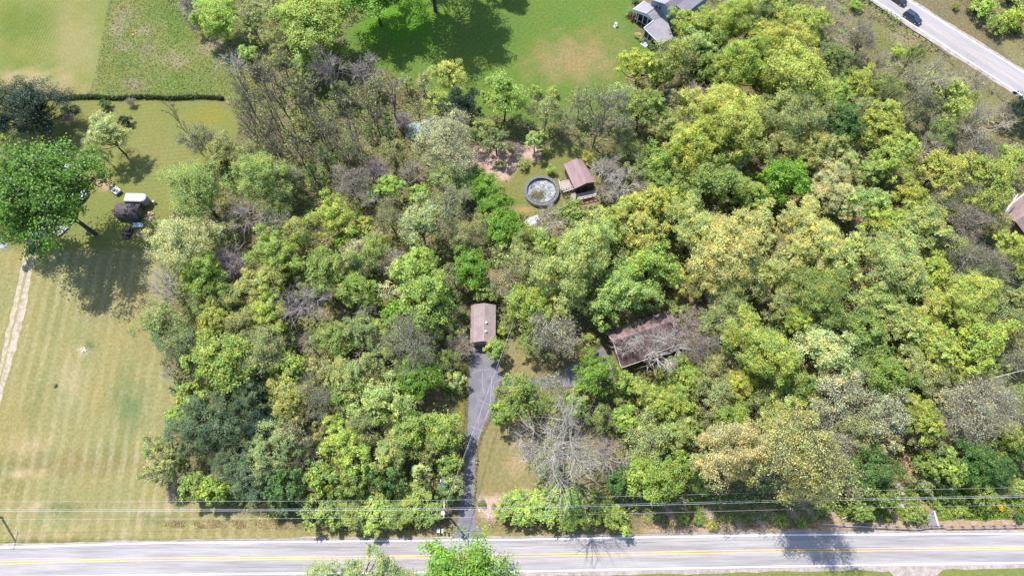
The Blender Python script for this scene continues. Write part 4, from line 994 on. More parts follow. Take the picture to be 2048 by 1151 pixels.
# ---------------------------------------------------------------- buildings
dk = mat('dark_opening', (.02, .02, .025), .6); glass = mat('window_glass', (.03, .04, .06), .08, spec=.8)
def roofmat(name, c, along, sc=(.3, 3, 1), var=.25, n2=(.75, .72, .72)):
    return mat(name, c, .9, n1=.45, n2=n2, var=var, rot=-along, scale=sc, nsc=2.0, bump=.01)
def ang(a, b): d = b-a; return math.atan2(d.y, d.x)
def quadp(*pts): return [Vector(p) for p in pts]
def slab(name, pts, th, m, parent, **k):
    b = MB(); pts = [Vector(p) for p in pts]; n = (pts[1]-pts[0]).cross(pts[2]-pts[0]).normalized()
    if n.z < 0 and abs(n.z) > .2: pts.reverse(); n = -n
    b.prism([p-n*th for p in pts], pts); return b.build(name, m, parent, **k)
def local(objs_parent, loc):    # put an Empty at the thing's base and keep world-space meshes where they are
    for ch in objs_parent.children: ch.matrix_parent_inverse = objs_parent.matrix_world.inverted()
def thing(name, at, **k):
    t = empty(name, at, **k); bpy.context.view_layer.update(); return t
def finish(t):
    bpy.context.view_layer.update(); inv = t.matrix_world.inverted()
    for ch in t.children:
        ch.matrix_parent_inverse = inv
# --- garage at the head of the drive
t = thing('garage', P(966, 660), label='small garage with mauve shingled roof at the head of the driveway', cat='garage')
hN, hS = 620, 686
def gx_(x, y, h): return P(x, y, h)
rows = [(939.5, 610.5, 686.5, 2.5), (947.5, 612, 680.5, 3.3), (968, 613, 680.5, 3.9), (994, 613, 682.3, 3.3)]
gm = roofmat('mauve_shingle', (.235, .185, .185), math.pi/2, (1.5, 1.5, 1), .14, (.85, .83, .84))
base = [P(x, y1, h) for x, y0, y1, h in rows]; topp = [P(x-(4 if i == 3 else 0)*0, y0, h) for i, (x, y0, y1, h) in enumerate(rows)]
# straighten: same world length for every edge
A0, A3 = P(940, 686.5, 2.5), P(990, 682.5, 2.9); Bk = P(941, 611, 2.5).y
W_ = A3.x-A0.x; y0g = A0.y; y1g = Bk
prof = [(A0.x, 2.5), (A0.x+W_*.16, 3.35), (A0.x+W_*.56, 3.9), (A3.x+.1, 2.9)]
for i in range(3):
    (xa, za), (xb, zb) = prof[i], prof[i+1]
    slab('roof' , [(xa, y0g, za), (xb, y0g, zb), (xb, y1g, zb), (xa, y1g, za)], .12, gm, t)
wl = mat('brown_siding', (.13, .09, .07), .8, scale=(1, 1, 6))
b = MB()
xi0, xi1 = prof[0][0]+.25, prof[3][0]-.25; yf, yb = y0g+.55, y1g-.4
fr = [(xi0, 0), (xi1, 0), (xi1, 2.75), (prof[2][0], 3.72), (prof[1][0], 3.17), (xi0, 2.5)]
b.prism([(x, yf, z) for x, z in fr], [(x, yf+.12, z) for x, z in fr])
b.prism([(x, yb-.12, z) for x, z in fr], [(x, yb, z) for x, z in fr])
for x in (xi0+.06, xi1-.06): b.box((x, (yf+yb)/2, 1.22), (.12, yb-yf-.24, 2.44))
b.build('wall', wl, t)
for i in range(2):
    xc = xi0+.3+(xi1-xi0-.6)*(.25+.5*i); dw = (xi1-xi0-.9)/2
    b = MB(); b.box((xc, yf-.03, 1.1), (dw, .06, 2.15)); d = b.build('garage_door', mat('garage_door_%d' % i, (.33, .29, .29), .6), t)
    b = MB()
    for k_ in range(1, 4): b.box((xc, yf-.07, k_*.53), (dw, .03, .05))
    b.build('door_rib', wl, d)
b = MB(); b.box(((xi0+xi1)/2, yf-.3, 2.3), (xi1-xi0, .12, .12)); b.build('beam', mat('pale_trim', (.5, .47, .45), .7), t)
for (x, y) in ((972.5, 645), (971.5, 662.5)):
    p = P(x, y, 3.85); b = MB(); b.tube((p.x, p.y, 3.6), (p.x, p.y, 4.05), .13, n=10); b.tube((p.x, p.y, 4.05), (p.x, p.y, 4.16), .24, .16, n=10)
    b.build('roof_vent', mat('vent_%d' % int(y), (.75, .74, .72), .5), t)
b = MB(); b.tube((prof[1][0]+.02, y0g, 3.38), (prof[1][0]+.02, y1g, 3.38), .035); b.tube((prof[2][0], y0g, 3.93), (prof[2][0], y1g, 3.93), .05); b.build('ridge_cap', mat('ridge_cap', (.38, .31, .31), .9), t)
finish(t)
# small bits stacked by the garage's left wall
b = MB()
for i, (x, y) in enumerate([(931, 655), (930, 662), (931, 669), (933, 676)]):
    p = P(x, y); b.box((p.x, p.y, .35), (.7, .5, .7), .3*i)
tag(b.build('stacked_crates', mat('weathered_grey', (.35, .33, .32), .9)), 'pale weathered crates in a row against the garage left wall', 'crates')
# --- pool
pc = P(1083, 380, 1.1); sx = mpp(1083, 380, 1.1)
Ro = 35.5*sx; Ri = 29*sx
t = thing('swimming_pool', (pc.x, pc.y, 0), label='round above-ground pool with grey deck ring and leaf-littered cover', cat='pool')
def ring(name, r0, r1, z0, z1, m, parent, n=64, a0=0, a1=2*math.pi):
    b = MB()
    for i in range(n):
        u, v = a0+(a1-a0)*i/n, a0+(a1-a0)*(i+1)/n
        q = lambda r, a_, z: (pc.x+r*math.cos(a_), pc.y+r*math.sin(a_), z)
        b.face([q(r0, u, z1), q(r1, u, z1), q(r1, v, z1), q(r0, v, z1)]); b.face([q(r1, u, z0), q(r1, v, z0), q(r1, v, z1), q(r1, u, z1)]); b.face([q(r0, u, z0), q(r0, u, z1), q(r0, v, z1), q(r0, v, z0)])
    return b.build(name, m, parent)
stonem = mat('pool_surround', (.34, .31, .33), .9, var=.3, nsc=5)
decm = mat('grey_pool_deck', (.12, .115, .13), .85, var=.3, nsc=5)
for i in range(24): ring('deck_plank', Ri+.04, Ro, .92, 1.05, decm, t, 3, 2*math.pi*i/24+.006, 2*math.pi*(i+1)/24-.006)
ring('pool_wall', Ri-.05, Ri+.05, 0, 1.15, mat('pool_wall_dark', (.05, .055, .075), .5), t)
ring('outer_skirt', Ro-.08, Ro-.02, 0, .915, stonem, t)
g = np.random.default_rng(4)
lin = bpy.data.materials.new('pool_cover'); N, L = nodes(lin); b_ = N['Principled BSDF']; v_ = pos(N, L)
nz = noise(N, L, v_, .9, 5, .6, 1.5); f1 = ramp(N, L, nz, .46, .56); L.new(mixc(N, L, f1, (.11, .115, .115), (.235, .24, .245)), b_.inputs['Base Color']); b_.inputs['Roughness'].default_value = .55
bm = N.new('ShaderNodeBump'); bm.inputs['Distance'].default_value = .25; L.new(noise(N, L, v_, .7, 4, .55, 1.2), bm.inputs['Height']); L.new(bm.outputs[0], b_.inputs['Normal'])
nr_, na_ = 14, 48; V = [(pc.x, pc.y, .25)]
for i in range(1, nr_+1):
    for j in range(na_):
        r = (Ri-.06)*i/nr_; a_ = j*2*math.pi/na_; V.append((pc.x+r*math.cos(a_), pc.y+r*math.sin(a_), .25+.35*(i/nr_)**3+.09*math.sin(r*2.1+a_*3)+.05*math.sin(a_*9+r)*(i/nr_)))
me = bpy.data.meshes.new('cover'); F = [(0, 1+j, 1+(j+1) % na_) for j in range(na_)]
for i in range(nr_-1):
    for j in range(na_): F.append((1+i*na_+j, 1+(i+1)*na_+j, 1+(i+1)*na_+(j+1) % na_, 1+i*na_+(j+1) % na_))
me.from_pydata(V, [], F); link('cover', me, lin, t)
n = 900; r = np.abs(g.normal(0, .42, n))*Ri*.75; a_ = g.uniform(0, 6.28, n); cx_, cy_ = pc.x-.9, pc.y-.9
V, F = leaves(np.stack([cx_+r*np.cos(a_)*1.1, cy_+r*np.sin(a_), np.full(n, .42)+g.uniform(0, .15, n)], -1), g.normal(0, .3, (n, 3))+[0, 0, 1], .22, g)
o = link('leaf_debris', qmesh('leaf_debris', V, F, col=np.array([(.16, .15, .07), (.2, .17, .09), (.11, .12, .05)])[g.integers(0, 3, n)]), ugm, t); o['kind'] = 'stuff'
finish(t)
# --- pool house with deck
t = thing('pool_house', P(1160, 365), label='small pool house with mauve-brown roof beside the round pool', cat='pool house')
pm = roofmat('mauve_roof', (.23, .16, .163), ang(P(1153, 320, 4), P(1172, 366, 4)), (.5, 2, 1), .12, (.86, .82, .82))
rt, rb = P(1152.5, 317, 4.1), P(1173, 366, 4.1); lt, lb = P(1127, 329, 3.0), P(1149, 377.5, 3.0); qt, qb = P(1163, 318.5, 3.2), P(1193, 363.5, 3.2)
slab('roof', [lt, lb, rb, rt], .1, pm, t); slab('roof', [rt, rb, qb, qt], .1, pm, t)
b = MB(); b.tube(rt+Vector((0, 0, .03)), rb+Vector((0, 0, .03)), .07); b.build('ridge_cap', gm, t)
def ins(p, c, k_): return Vector((p.x+(c.x-p.x)*k_, p.y+(c.y-p.y)*k_, p.z))
cc_ = (rt+rb+lt+lb+qt+qb)/6; pl = [ins(p, cc_, .12) for p in (lt, lb, rb, qb, qt, rt)]
b = MB(); b.prism([Vector((p.x, p.y, 0)) for p in pl], [Vector((p.x, p.y, p.z-.25)) for p in pl]); b.build('wall', mat('dark_brown_wall', (.10, .065, .055), .85), t)
b = MB(); a1 = ins(lb, cc_, .10); a2 = ins(rb, cc_, .10); a3 = ins(qb, cc_, .10)
dvec = (a2-a1); dvec.z = 0; dvec.normalize(); nv = Vector((dvec.y, -dvec.x, 0))
for k_, (w_, h_) in ((.55, (1.0, 2.0)), (1.5, (1.1, 2.0)),):
    c_ = a1+dvec*(k_*1.6); c_ = c_+nv*.06; b = MB(); b.box((c_.x, c_.y, h_/2+.15), (w_, .05, h_), math.atan2(dvec.y, dvec.x)); b.build('door', dk, t)
finish(t)
wd = mat('grey_deck_wood', (.33, .27, .25), .85, var=.25, rot=-.4, scale=(1, 6, 1)); wpale = mat('pale_rail_wood', (.37, .31, .29), .8, var=.2)
t = thing('deck', P(1135, 380), label='timber deck with railing linking the pool to its house', cat='deck')
d0, d1, d2, d3 = P(1117, 363, 1.05), P(1122, 382, 1.05), P(1148, 376, 1.05), P(1141, 358, 1.05)
for i in range(11):
    a_, b2 = i/11+.006, (i+1)/11-.006; slab('deck_board', [d0.lerp(d1, a_), d0.lerp(d1, b2), d3.lerp(d2, b2), d3.lerp(d2, a_)], .04, wd, t)
for i in range(6):
    p = d1.lerp(d2, i/5); b = MB(); b.box((p.x, p.y, .95), (.1, .1, 1.9)); b.build('post', wpale, t)
for p, q_ in ((d1, d2), (d0, d1)):
    for z_ in (1.95, 1.5): b = MB(); b.tube((p.x, p.y, z_), (q_.x, q_.y, z_), .07, n=4); b.build('rail', wpale, t)
for i in range(7):
    for (p, q_) in ((d0, d3),): 
        w = p.lerp(q_, i/6); b = MB(); b.box((w.x, w.y, 1.5), (.05, .05, .9)); b.build('baluster', wpale, t)
e0, e1, e2, e3 = P(1152, 388, .9), P(1158, 400, .9), P(1193, 392, .9), P(1190, 380, .9)
for i in range(7):
    a_, b2 = i/7+.01, (i+1)/7-.01; slab('deck_board', [e0.lerp(e1, a_), e0.lerp(e1, b2), e3.lerp(e2, b2), e3.lerp(e2, a_)], .04, wd, t)
for p, q_ in ((e1, e2), (P(1126, 388, 1), P(1151, 380, 1))):
    b = MB(); b.tube((p.x, p.y, 1.8), (q_.x, q_.y, 1.8), .14, n=4); b.build('rail', wpale, t)
    for i in range(5): w = p.lerp(q_, i/4); b = MB(); b.box((w.x, w.y, .9), (.12, .12, 1.8)); b.build('post', wpale, t)
s0, s1 = P(1142, 388, .9), P(1152, 385, .9); dn = (P(1147, 402, 0)-P(1147, 387, 0)); dn.z = 0
for i in range(6):
    z_ = .85-.15*i; o_ = dn*(i/6); b = MB(); p = (s0+s1)/2+o_; b.box((p.x, p.y, z_-.04), ((s1-s0).length, .34, .08), ang(s0, s1)); b.build('step', wpale, t)
for s__ in (s0, s1): b = MB(); b.tube((s__.x, s__.y, .8), (s__.x+dn.x*.85, s__.y+dn.y*.85, .05), .06, n=4); b.build('stringer', wd, t)
finish(t)
# --- brown house
t = thing('brown_house', P(1285, 680), label='long brown ranch house with streaked roof under bare branches', cat='house')
RH, EH = 5.2, 3.2
ra = ang(P(1226, 682, RH), P(1345, 641, RH))
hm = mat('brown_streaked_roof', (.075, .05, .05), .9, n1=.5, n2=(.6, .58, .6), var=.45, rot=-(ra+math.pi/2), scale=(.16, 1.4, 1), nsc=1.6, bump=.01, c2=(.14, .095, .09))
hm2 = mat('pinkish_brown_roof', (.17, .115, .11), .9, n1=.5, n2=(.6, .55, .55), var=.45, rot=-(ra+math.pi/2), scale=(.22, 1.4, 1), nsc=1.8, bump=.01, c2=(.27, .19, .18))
r0, r1 = P(1226, 682, RH), P(1352, 640, RH); n0, n1 = P(1204, 665, EH), P(1330, 613, EH); s0, s1 = P(1235, 737, EH), P(1362, 692, EH)
dirr = (r1-r0).normalized(); perp = Vector((-dirr.y, dirr.x, 0)); Lh = (r1-r0).length
nw_ = max(2.5, (n0-r0).dot(perp)); sw_ = max(2.5, -(s0-r0).dot(perp))
NN = 26; shift = 0
for i in range(NN):                                  # roof panels with standing joints, north then south slope
    a_, b2 = Lh*i/NN+.012, Lh*(i+1)/NN-.012
    p = lambda d, w, z: Vector((r0.x, r0.y, 0))+dirr*d+perp*w+Vector((0, 0, z))
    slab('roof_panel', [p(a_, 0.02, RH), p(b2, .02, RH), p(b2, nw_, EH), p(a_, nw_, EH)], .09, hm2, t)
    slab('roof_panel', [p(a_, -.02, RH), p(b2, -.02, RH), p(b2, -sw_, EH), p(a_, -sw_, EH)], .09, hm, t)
b = MB(); b.prism([p(0.02, nw_-.02, EH-.12), p(Lh-.02, nw_-.02, EH-.12), p(Lh-.02, .0, RH-.12), p(.02, 0, RH-.12)], [p(0.02, nw_-.02, EH-.10), p(Lh-.02, nw_-.02, EH-.10), p(Lh-.02, .0, RH-.10), p(.02, 0, RH-.10)])
b.prism([p(0.02, -sw_+.02, EH-.12), p(.02, 0, RH-.12), p(Lh-.02, .0, RH-.12), p(Lh-.02, -sw_+.02, EH-.12)], [p(0.02, -sw_+.02, EH-.10), p(.02, 0, RH-.10), p(Lh-.02, .0, RH-.10), p(Lh-.02, -sw_+.02, EH-.10)])
b.build('roof_deck', dk, t)
b = MB(); b.prism([p(.6, nw_-.6, 0), p(.6, -sw_+.7, 0), p(.6, -sw_+.7, EH-.2), p(.6, 0, RH-.3), p(.6, nw_-.6, EH-.2)], [p(Lh-.6, nw_-.6, 0), p(Lh-.6, -sw_+.7, 0), p(Lh-.6, -sw_+.7, EH-.2), p(Lh-.6, 0, RH-.3), p(Lh-.6, nw_-.6, EH-.2)])
b.build('wall', mat('brown_boards', (.11, .075, .06), .85, rot=0, scale=(5, 5, .5)), t)
trim = mat('pale_edge_trim', (.42, .36, .34), .7)
b = MB(); b.tube(p(-.02, -sw_-.06, EH-.05), p(Lh, -sw_-.06, EH-.05), .07, n=4); b.build('gutter', trim, t)
b = MB(); b.tube(p(-.05, -sw_, EH-.03), p(-.05, 0, RH-.03), .07, n=4); b.tube(p(-.05, 0, RH-.03), p(-.05, nw_, EH-.03), .07, n=4); b.build('barge_board', trim, t)
for i in range(5):
    w = p(2.0+i*3.0, -sw_+.66, 1.6); b = MB(); b.box(w, (1.3, .08, 1.1), ra); f_ = b.build('window', trim, t); w = p(2.0+i*3.0, -sw_+.61, 1.6); b = MB(); b.box(w, (1.1, .06, .9), ra); b.build('pane', glass, f_)
p5 = P(1352, 722, 2.6); b = MB(); b.box((p5.x, p5.y, 2.6), (4.4, 2.2, .12), ra); b.build('porch_roof', hm2, t); b = MB()
for dx_ in (-1.9, 1.9): b.box((p5.x+dx_*math.cos(ra), p5.y+dx_*math.sin(ra)-.7, 1.27), (.12, .12, 2.54))
b.build('porch_post', wd, t)
finish(t)
# thing at (1420, 598): small brown lean-to and pale stones
t = thing('garden_shed', P(1420, 598), label='tiny narrow brown shed in the trees above the brown house', cat='shed')
a_, b2 = P(1416, 584, 2.4), P(1428, 603, 2.4); dd = (b2-a_); dd.z = 0; pp = Vector((-dd.y, dd.x, 0)).normalized()*1.1
slab('roof', [a_-pp, b2-pp, b2+Vector((0, 0, .5)), a_+Vector((0, 0, .5))], .08, pm, t); slab('roof', [a_+pp, a_+Vector((0, 0, .5)), b2+Vector((0, 0, .5)), b2+pp], .08, pm, t)
b = MB(); c_ = (a_+b2)/2; b.box((c_.x, c_.y, 1.12), (dd.length-.3, 1.6, 2.24), math.atan2(dd.y, dd.x)); b.build('wall', wl, t); finish(t)
# --- blue house at the frame's top
t = thing('blue_house', P(1330, 0), label='blue-grey house with lilac roof and screened porch at the frame top', cat='house')
pz = lambda X, Y, h: P(1240+X/10.24, Y/10.24, h)
lil = roofmat('lilac_shingle', (.235, .22, .25), ang(pz(550, 290, 5), pz(745, 145, 5)), (1.2, 1.2, 1), .12, (.9, .9, .92))
blue = mat('blue_siding', (.22, .31, .39), .7, scale=(1, 1, 8), var=.08); bluet = mat('white_blue_trim', (.50, .56, .62), .6)
ap, bk = pz(550, 290, 5.0), pz(745, 145, 5.0); le, lbk = pz(265, 195, 3.6), pz(500, 25, 3.6)
slab('roof', [le, ap, bk, lbk], .14, lil, t)
re_, rbk = pz(690, 425, 3.9), pz(930, 312, 3.9); slab('roof', [ap, re_, rbk, bk], .14, lil, t)
f0, f1, f2 = pz(488, 582, 3.95), pz(822, 915, 2.7), pz(1090, 770, 2.7); re2 = pz(690, 427, 3.88); rb2 = pz(932, 314, 3.88)
slab('roof', [f0, f1, f2, rb2, re2], .12, lil, t)
b = MB(); b.tube(f0+Vector((0, 0, .06)), re2+Vector((0, 0, .06)), .13, n=4); b.tube(le, lbk, .1, n=4); b.tube(f0, f1, .08, n=4); b.build('gutter', bluet, t)
b = MB(); b.tube(ap+Vector((0, 0, .04)), bk+Vector((0, 0, .04)), .06, n=4); b.build('ridge_cap', dk, t)
dg = Vector((ap-bk)); dg.z = 0; dg.normalize()
tri = [Vector((q.x, q.y, q.z-.15))-dg*.05 for q in (le, ap, re_)]
b = MB(); lo = [Vector((tri[2].x, tri[2].y, tri[2].z-.45)), Vector((tri[1].x, tri[1].y, tri[1].z-.75)), Vector((tri[0].x, tri[0].y, tri[0].z-.45))]
b.prism([v-dg*.12 for v in tri+lo], tri+lo); b.build('gable_board', bluet, t)
# porch body: dark inside, posts, screens
def wall(nm, a, b2, z0, z1a, z1b, m, th=.15, par=t):
    q = MB(); nrm = Vector((-(b2-a).y, (b2-a).x, 0)).normalized()*th
    A_ = [Vector((a.x, a.y, z0)), Vector((b2.x, b2.y, z0)), Vector((b2.x, b2.y, z1b)), Vector((a.x, a.y, z1a))]
    q.prism([v+nrm for v in A_], A_); return q.build(nm, m, par)
i0 = le-dg*1.6; i1 = re_-dg*1.6; i0 = i0.lerp(i1, .06)
wall('wall', i0, i1, 0, 3.2, 3.2, mat('porch_inside', (.06, .07, .09), .7))
for k_ in range(5):
    w = le.lerp(re_, .04+.23*k_)-dg*.25; b = MB(); b.box((w.x, w.y, 1.75), (.18, .18, 3.5), .7); b.build('post', bluet, t)
    if k_ < 4:
        w2 = le.lerp(re_, .04+.23*(k_+1))-dg*.25; b = MB(); b.tube((w.x, w.y, 1.0), (w2.x, w2.y, 1.0), .06, n=4); b.build('rail', bluet, t)
g0 = f0-dg*.35; g1 = f1-dg*.35; g0 = g0.lerp(g1, .03); g1 = g0.lerp(g1, .96)
wall('wall', g0, g1, 0, .9, .9, blue); wall('screen_wall', g0-dg*.3, g1-dg*.3, .9, 3.6, 2.5, mat('porch_screen', (.03, .035, .05), .3))
for k_ in range(5):
    w = g0.lerp(g1, k_/4); hh = 3.6+(2.5-3.6)*k_/4; b = MB(); b.box((w.x, w.y, .9+(hh-.9)/2), (.16, .16, hh-.9), .7); b.build('post', bluet, t)
b = MB(); b.tube((g0.x, g0.y, .95), (g1.x, g1.y, .95), .08, n=4); b.build('sill', bluet, t)
wall('wall', g1-dg*.1, f2-dg*.3, 0, 2.5, 2.5, blue)
# upper storey
u0, u1, u2 = pz(620, 95, 4.6), pz(745, 142, 4.9), pz(932, 312, 4.0); v0, v1, v2 = pz(672, -8, 7.0), pz(940, 70, 8.0), pz(1048, 205, 6.6)
b = MB(); A_ = [u0, u1, u2, v2, v1, v0]; back = Vector((-dg.x, -dg.y, 0))*.3; A2 = [q-dg*.3 for q in A_]
b.prism(A2, A_) ; b.build('wall', blue, t)
wq = [pz(765, 85, 6.6)+dg*.35, pz(770, 125, 5.8)+dg*.35, pz(850, 185, 5.6)+dg*.35, pz(858, 140, 6.4)+dg*.35]
b = MB(); b.prism(wq, [q+dg*.08 for q in wq]); f_ = b.build('window', dk, t)
b = MB(); b.tube(wq[0].lerp(wq[3], .5)+dg*.1, wq[1].lerp(wq[2], .5)+dg*.1, .05, n=4); b.build('frame', bluet, f_)
e1_, e0_, e2_ = v1-dg*11, v0-dg*11, v2-dg*11
for pts in ([v0+dg*.3, v1+dg*.3, e1_, e0_], [v1+dg*.3, v2+dg*.3+Vector((0, 0, 0)), e2_, e1_]): slab('roof', pts, .14, lil, t)
wide = v2+(v2-v1)*1.6; wide.z = 5.2
slab('roof', [v2-dg*2, wide-dg*2, wide-dg*11, v2-dg*11], .12, lil, t)
b = MB(); q0 = [v0-dg*.2, v2-dg*.2, wide-dg*2.5, wide-dg*10.5, e0_+dg*.5]; b.prism([Vector((q.x, q.y, 0)) for q in q0], [Vector((q.x, q.y, min(q.z, 5.0)-.3)) for q in q0]); b.build('house_body', blue, t)
b = MB(); c_ = pz(520, 890, .3)
for i in range(3): b.box((c_.x-.25*i, c_.y-.2*i, .35-.14*i), (1.8, .4, .14), -.75)
b.build('porch_step', bluet, t); finish(t)
for x, y, r, c, pl_ in ((1265, 33, 8, 'RD', 'left of the pair before the blue porch'), (1281, 47, 0, 'RD', ''), (1258, 25, 9, 'SG', 'at the blue house left corner'), (1275, 40, 6, 'RD', 'left one before the blue porch'), (1282.5, 47, 5.5, 'RD', 'right one before the blue porch'),
                        (1276, 72, 7, 'CR', 'below the blue house screened porch'), (1285, 80, 6.5, 'OC', 'beside the porch steps'), (1303, 92, 8, 'G', 'in front of the blue house right corner'), (1270, 2, 9, 'DG', 'behind the blue house left corner')):
    if r: tree(x, y, r, 'shrub', c, pl_)
# birdbath / sundial on the lawn
t = thing('birdbath', P(1231, 53), label='small pale birdbath standing alone on the big lawn', cat='birdbath')
p = P(1231, 53); b = MB(); b.tube((p.x, p.y, 0), (p.x, p.y, .9), .16, .09, n=8); b.build('pedestal', wpale, t); b = MB(); b.tube((p.x, p.y, .9), (p.x, p.y, 1.05), .18, .42, n=12); b.build('basin', wpale, t); b = MB(); b.tube((p.x, p.y, 0), (p.x, p.y, .08), .5, .45, n=10); b.build('base', bluet, t); finish(t)
# --- brown roof at the right edge
t = thing('brown_shed', P(2040, 425), label='large shed with faded mauve roof cut by the right edge', cat='shed')
k0, k1, k2, k3 = P(2050, 386, 3), P(1999, 427, 3), P(2052, 470, 3), P(2100, 430, 3.0); kr0 = k0.lerp(k3, .5)+Vector((0, 0, 1)); kr1 = k1.lerp(k2, .5)+Vector((0, 0, 1)) 
sm = roofmat('faded_mauve_roof', (.21, .155, .15), ang(k1, k0), (.5, 1.5, 1), .2)
slab('roof', [k1, kr1, kr0, k0], .12, sm, t); slab('roof', [kr1, k2, k3, kr0], .12, sm, t)
b = MB(); b.tube(k1+Vector((0, 0, .08)), k0+Vector((0, 0, .08)), .16, n=4); b.build('edge_board', mat('white_board', (.65, .62, .55), .7), t)
cc_ = (k0+k1+k2+k3)/4; pl = [ins(q, cc_, .1) for q in (k0, k1, k2, k3)]; b = MB(); b.prism([Vector((q.x, q.y, 0)) for q in pl], [Vector((q.x, q.y, 2.85)) for q in pl]); b.build('wall', wl, t); finish(t)
# ---------------------------------------------------------------- vehicles and yard things
tyre = mat('tyre_rubber', (.02, .02, .02), .8); rim = mat('wheel_rim', (.4, .4, .42), .35, metal=.8)
def paint(n, c): 
    m = mat(n, c, .22, var=.04, spec=.6); m.node_tree.nodes['Principled BSDF'].inputs['Coat Weight'].default_value = .6; return m
def loft(secs, close=True):
    """secs: list of rings (same count) -> MB"""
    b = MB(); n = len(secs[0]); 
    for s_ in secs: b.v += [tuple(p) for p in s_]
    for i in range(len(secs)-1):
        for j in range(n):
            k_ = (j+1) % n; b.f.append((i*n+j, i*n+k_, (i+1)*n+k_, (i+1)*n+j))
    b.f.append(tuple(reversed(range(n)))); b.f.append(tuple((len(secs)-1)*n+j for j in range(n))); return b
def suv(x, y, heading, pm_, label, name='parked_suv', kindv='suv', cat='car'):
    c = P(x, y, .9); t = empty(name, (c.x, c.y, .012), heading, label=label, cat=cat)
    # body along +x, length 4.9
    def rg(xx, zt, w0, w1, zb=.28): return [(xx, -w0, zb), (xx, -w0-.02, zb+.3), (xx, -w1, zt-.04), (xx, -w1+.1, zt), (xx, w1-.1, zt), (xx, w1, zt-.04), (xx, w0+.02, zb+.3), (xx, w0, zb)]
    b = loft([rg(-2.42, .85, .8, .78, .42), rg(-2.36, 1.05, .92, .88, .3), rg(-1.4, 1.08, .95, .93), rg(0, 1.06, .95, .93), rg(1.1, 1.05, .95, .92), rg(1.95, .98, .93, .86), rg(2.32, .84, .86, .74, .34), rg(2.42, .66, .74, .66, .42)])
    b.build('body', pm_, t, bevel=.03, smooth=False)
    def rc(xx, z, w): return [(xx, -w, 1.04), (xx+(0), -w*.86, z), (xx, w*.86, z), (xx, w, 1.04)]
    b = MB(); bt = [(-2.3, -.88, 1.05), (1.15, -.88, 1.05), (1.15, .88, 1.05), (-2.3, .88, 1.05)]; tp = [(-2.0, -.70, 1.66), (.35, -.70, 1.68), (.35, .70, 1.68), (-2.0, .70, 1.66)]
    b.prism(bt, tp); b.build('windows', glass, t)
    b = MB(); b.prism([(-2.08, -.73, 1.655), (.40, -.73, 1.675), (.40, .73, 1.675), (-2.08, .73, 1.655)], [(-1.95, -.66, 1.74), (.2, -.66, 1.75), (.2, .66, 1.75), (-1.95, .66, 1.74)]); r_ = b.build('roof', pm_, t, bevel=.02)
    b = MB(); b.box((-.35, 0, 1.757), (.8, .8, .012)); b.build('sunroof', glass, r_)
    for s_ in (-1, 1):
        b = MB(); b.tube((-1.9, s_*.62, 1.80), (.15, s_*.62, 1.80), .025, n=5); b.build('roof_rail', rim, r_)
        for q0, q1 in (((-2.28, .885, 1.06), (-2.0, .72, 1.66)), ((-1.1, .89, 1.06), (-1.05, .72, 1.66)), ((-.1, .89, 1.06), (-.15, .72, 1.66)), ((1.13, .87, 1.06), (.37, .71, 1.67))):
            b = MB(); b.tube((q0[0], s_*q0[1], q0[2]), (q1[0], s_*q1[1], q1[2]), .04, n=4); b.build('pillar', pm_, t)
        b = MB(); b.box((1.0, s_*1.02, 1.1), (.2, .2, .14)); b.build('mirror', pm_, t)
        b = MB(); b.box((2.28, s_*.62, .74), (.2, .34, .14)); b.build('headlight', bluet, t)
        b = MB(); b.box((-2.38, s_*.7, .88), (.08, .2, .22)); b.build('tail_light', mat('tail_red', (.4, .02, .02), .3) if 'tail_red' not in bpy.data.materials else bpy.data.materials['tail_red'], t)
        for xx in (-1.45, 1.5):
            b = MB(); b.tube((xx, s_*.76, .36), (xx, s_*.97, .36), .36, n=18); w = b.build('wheel', tyre, t); b = MB(); b.tube((xx, s_*.96, .36), (xx, s_*.985, .36), .22, n=12); b.build('rim', rim, w)
    return t
hd = ang(P(1780, 0), P(1880, 68))
suv(1826.5, 34, hd, paint('dark_navy_paint', (.015, .022, .05)), 'dark navy suv driving down the upper road', 'driving_suv')
suv(1797, -3, hd, paint('black_paint', (.012, .012, .018)), 'dark car ahead of the navy suv, cut by the frame top', 'driving_car')
def sbox(name, p, d, rz, m, label, cat, parts=()):
    t = empty(name, (p.x, p.y, 0), rz, label=label, cat=cat); b = MB(); b.box((0, 0, d[2]/2+.3), d); b.build('body', m, t, bevel=.06); return t
# white-roofed trailer
c = P(270, 394, 2.6); t = empty('cargo_trailer', (c.x, c.y, 0), R_(-1), label='grey box trailer with white roof and rounded nose on the yard lawn', cat='trailer')
Lt = 43*mpp(270, 394, 2.6)/2; Wt = 1.05
def tr_ring(z, inset=0):
    l, w = Lt-inset, Wt-inset; return [(-l, -w, z), (l-.9, -w, z), (l-.35, -w*.82, z), (l, -w*.35, z), (l, w*.35, z), (l-.35, w*.82, z), (l-.9, w, z), (-l, w, z)]
b = MB(); b.prism(tr_ring(.55), tr_ring(2.5)); b.build('body', mat('weathered_grey_panel', (.20, .20, .20), .5, var=.3), t)
b = MB(); b.prism(tr_ring(2.503, -.03), tr_ring(2.62, .1)); b.build('roof', mat('white_trailer_roof', (.30, .30, .34), .6, var=.25, nsc=2), t)
for xx in (-1.6, -.9, -.1, .7, 1.4): b = MB(); b.box((xx, -Wt-.02, 1.5), (.06, .03, 1.8)); b.build('side_rib', rim, t)
for s_ in (-1, 1):
    for xx in (-.75, .15): b = MB(); b.tube((xx, s_*(Wt-.02), .38), (xx, s_*(Wt+.2), .38), .38, n=14); b.build('wheel', tyre, t)
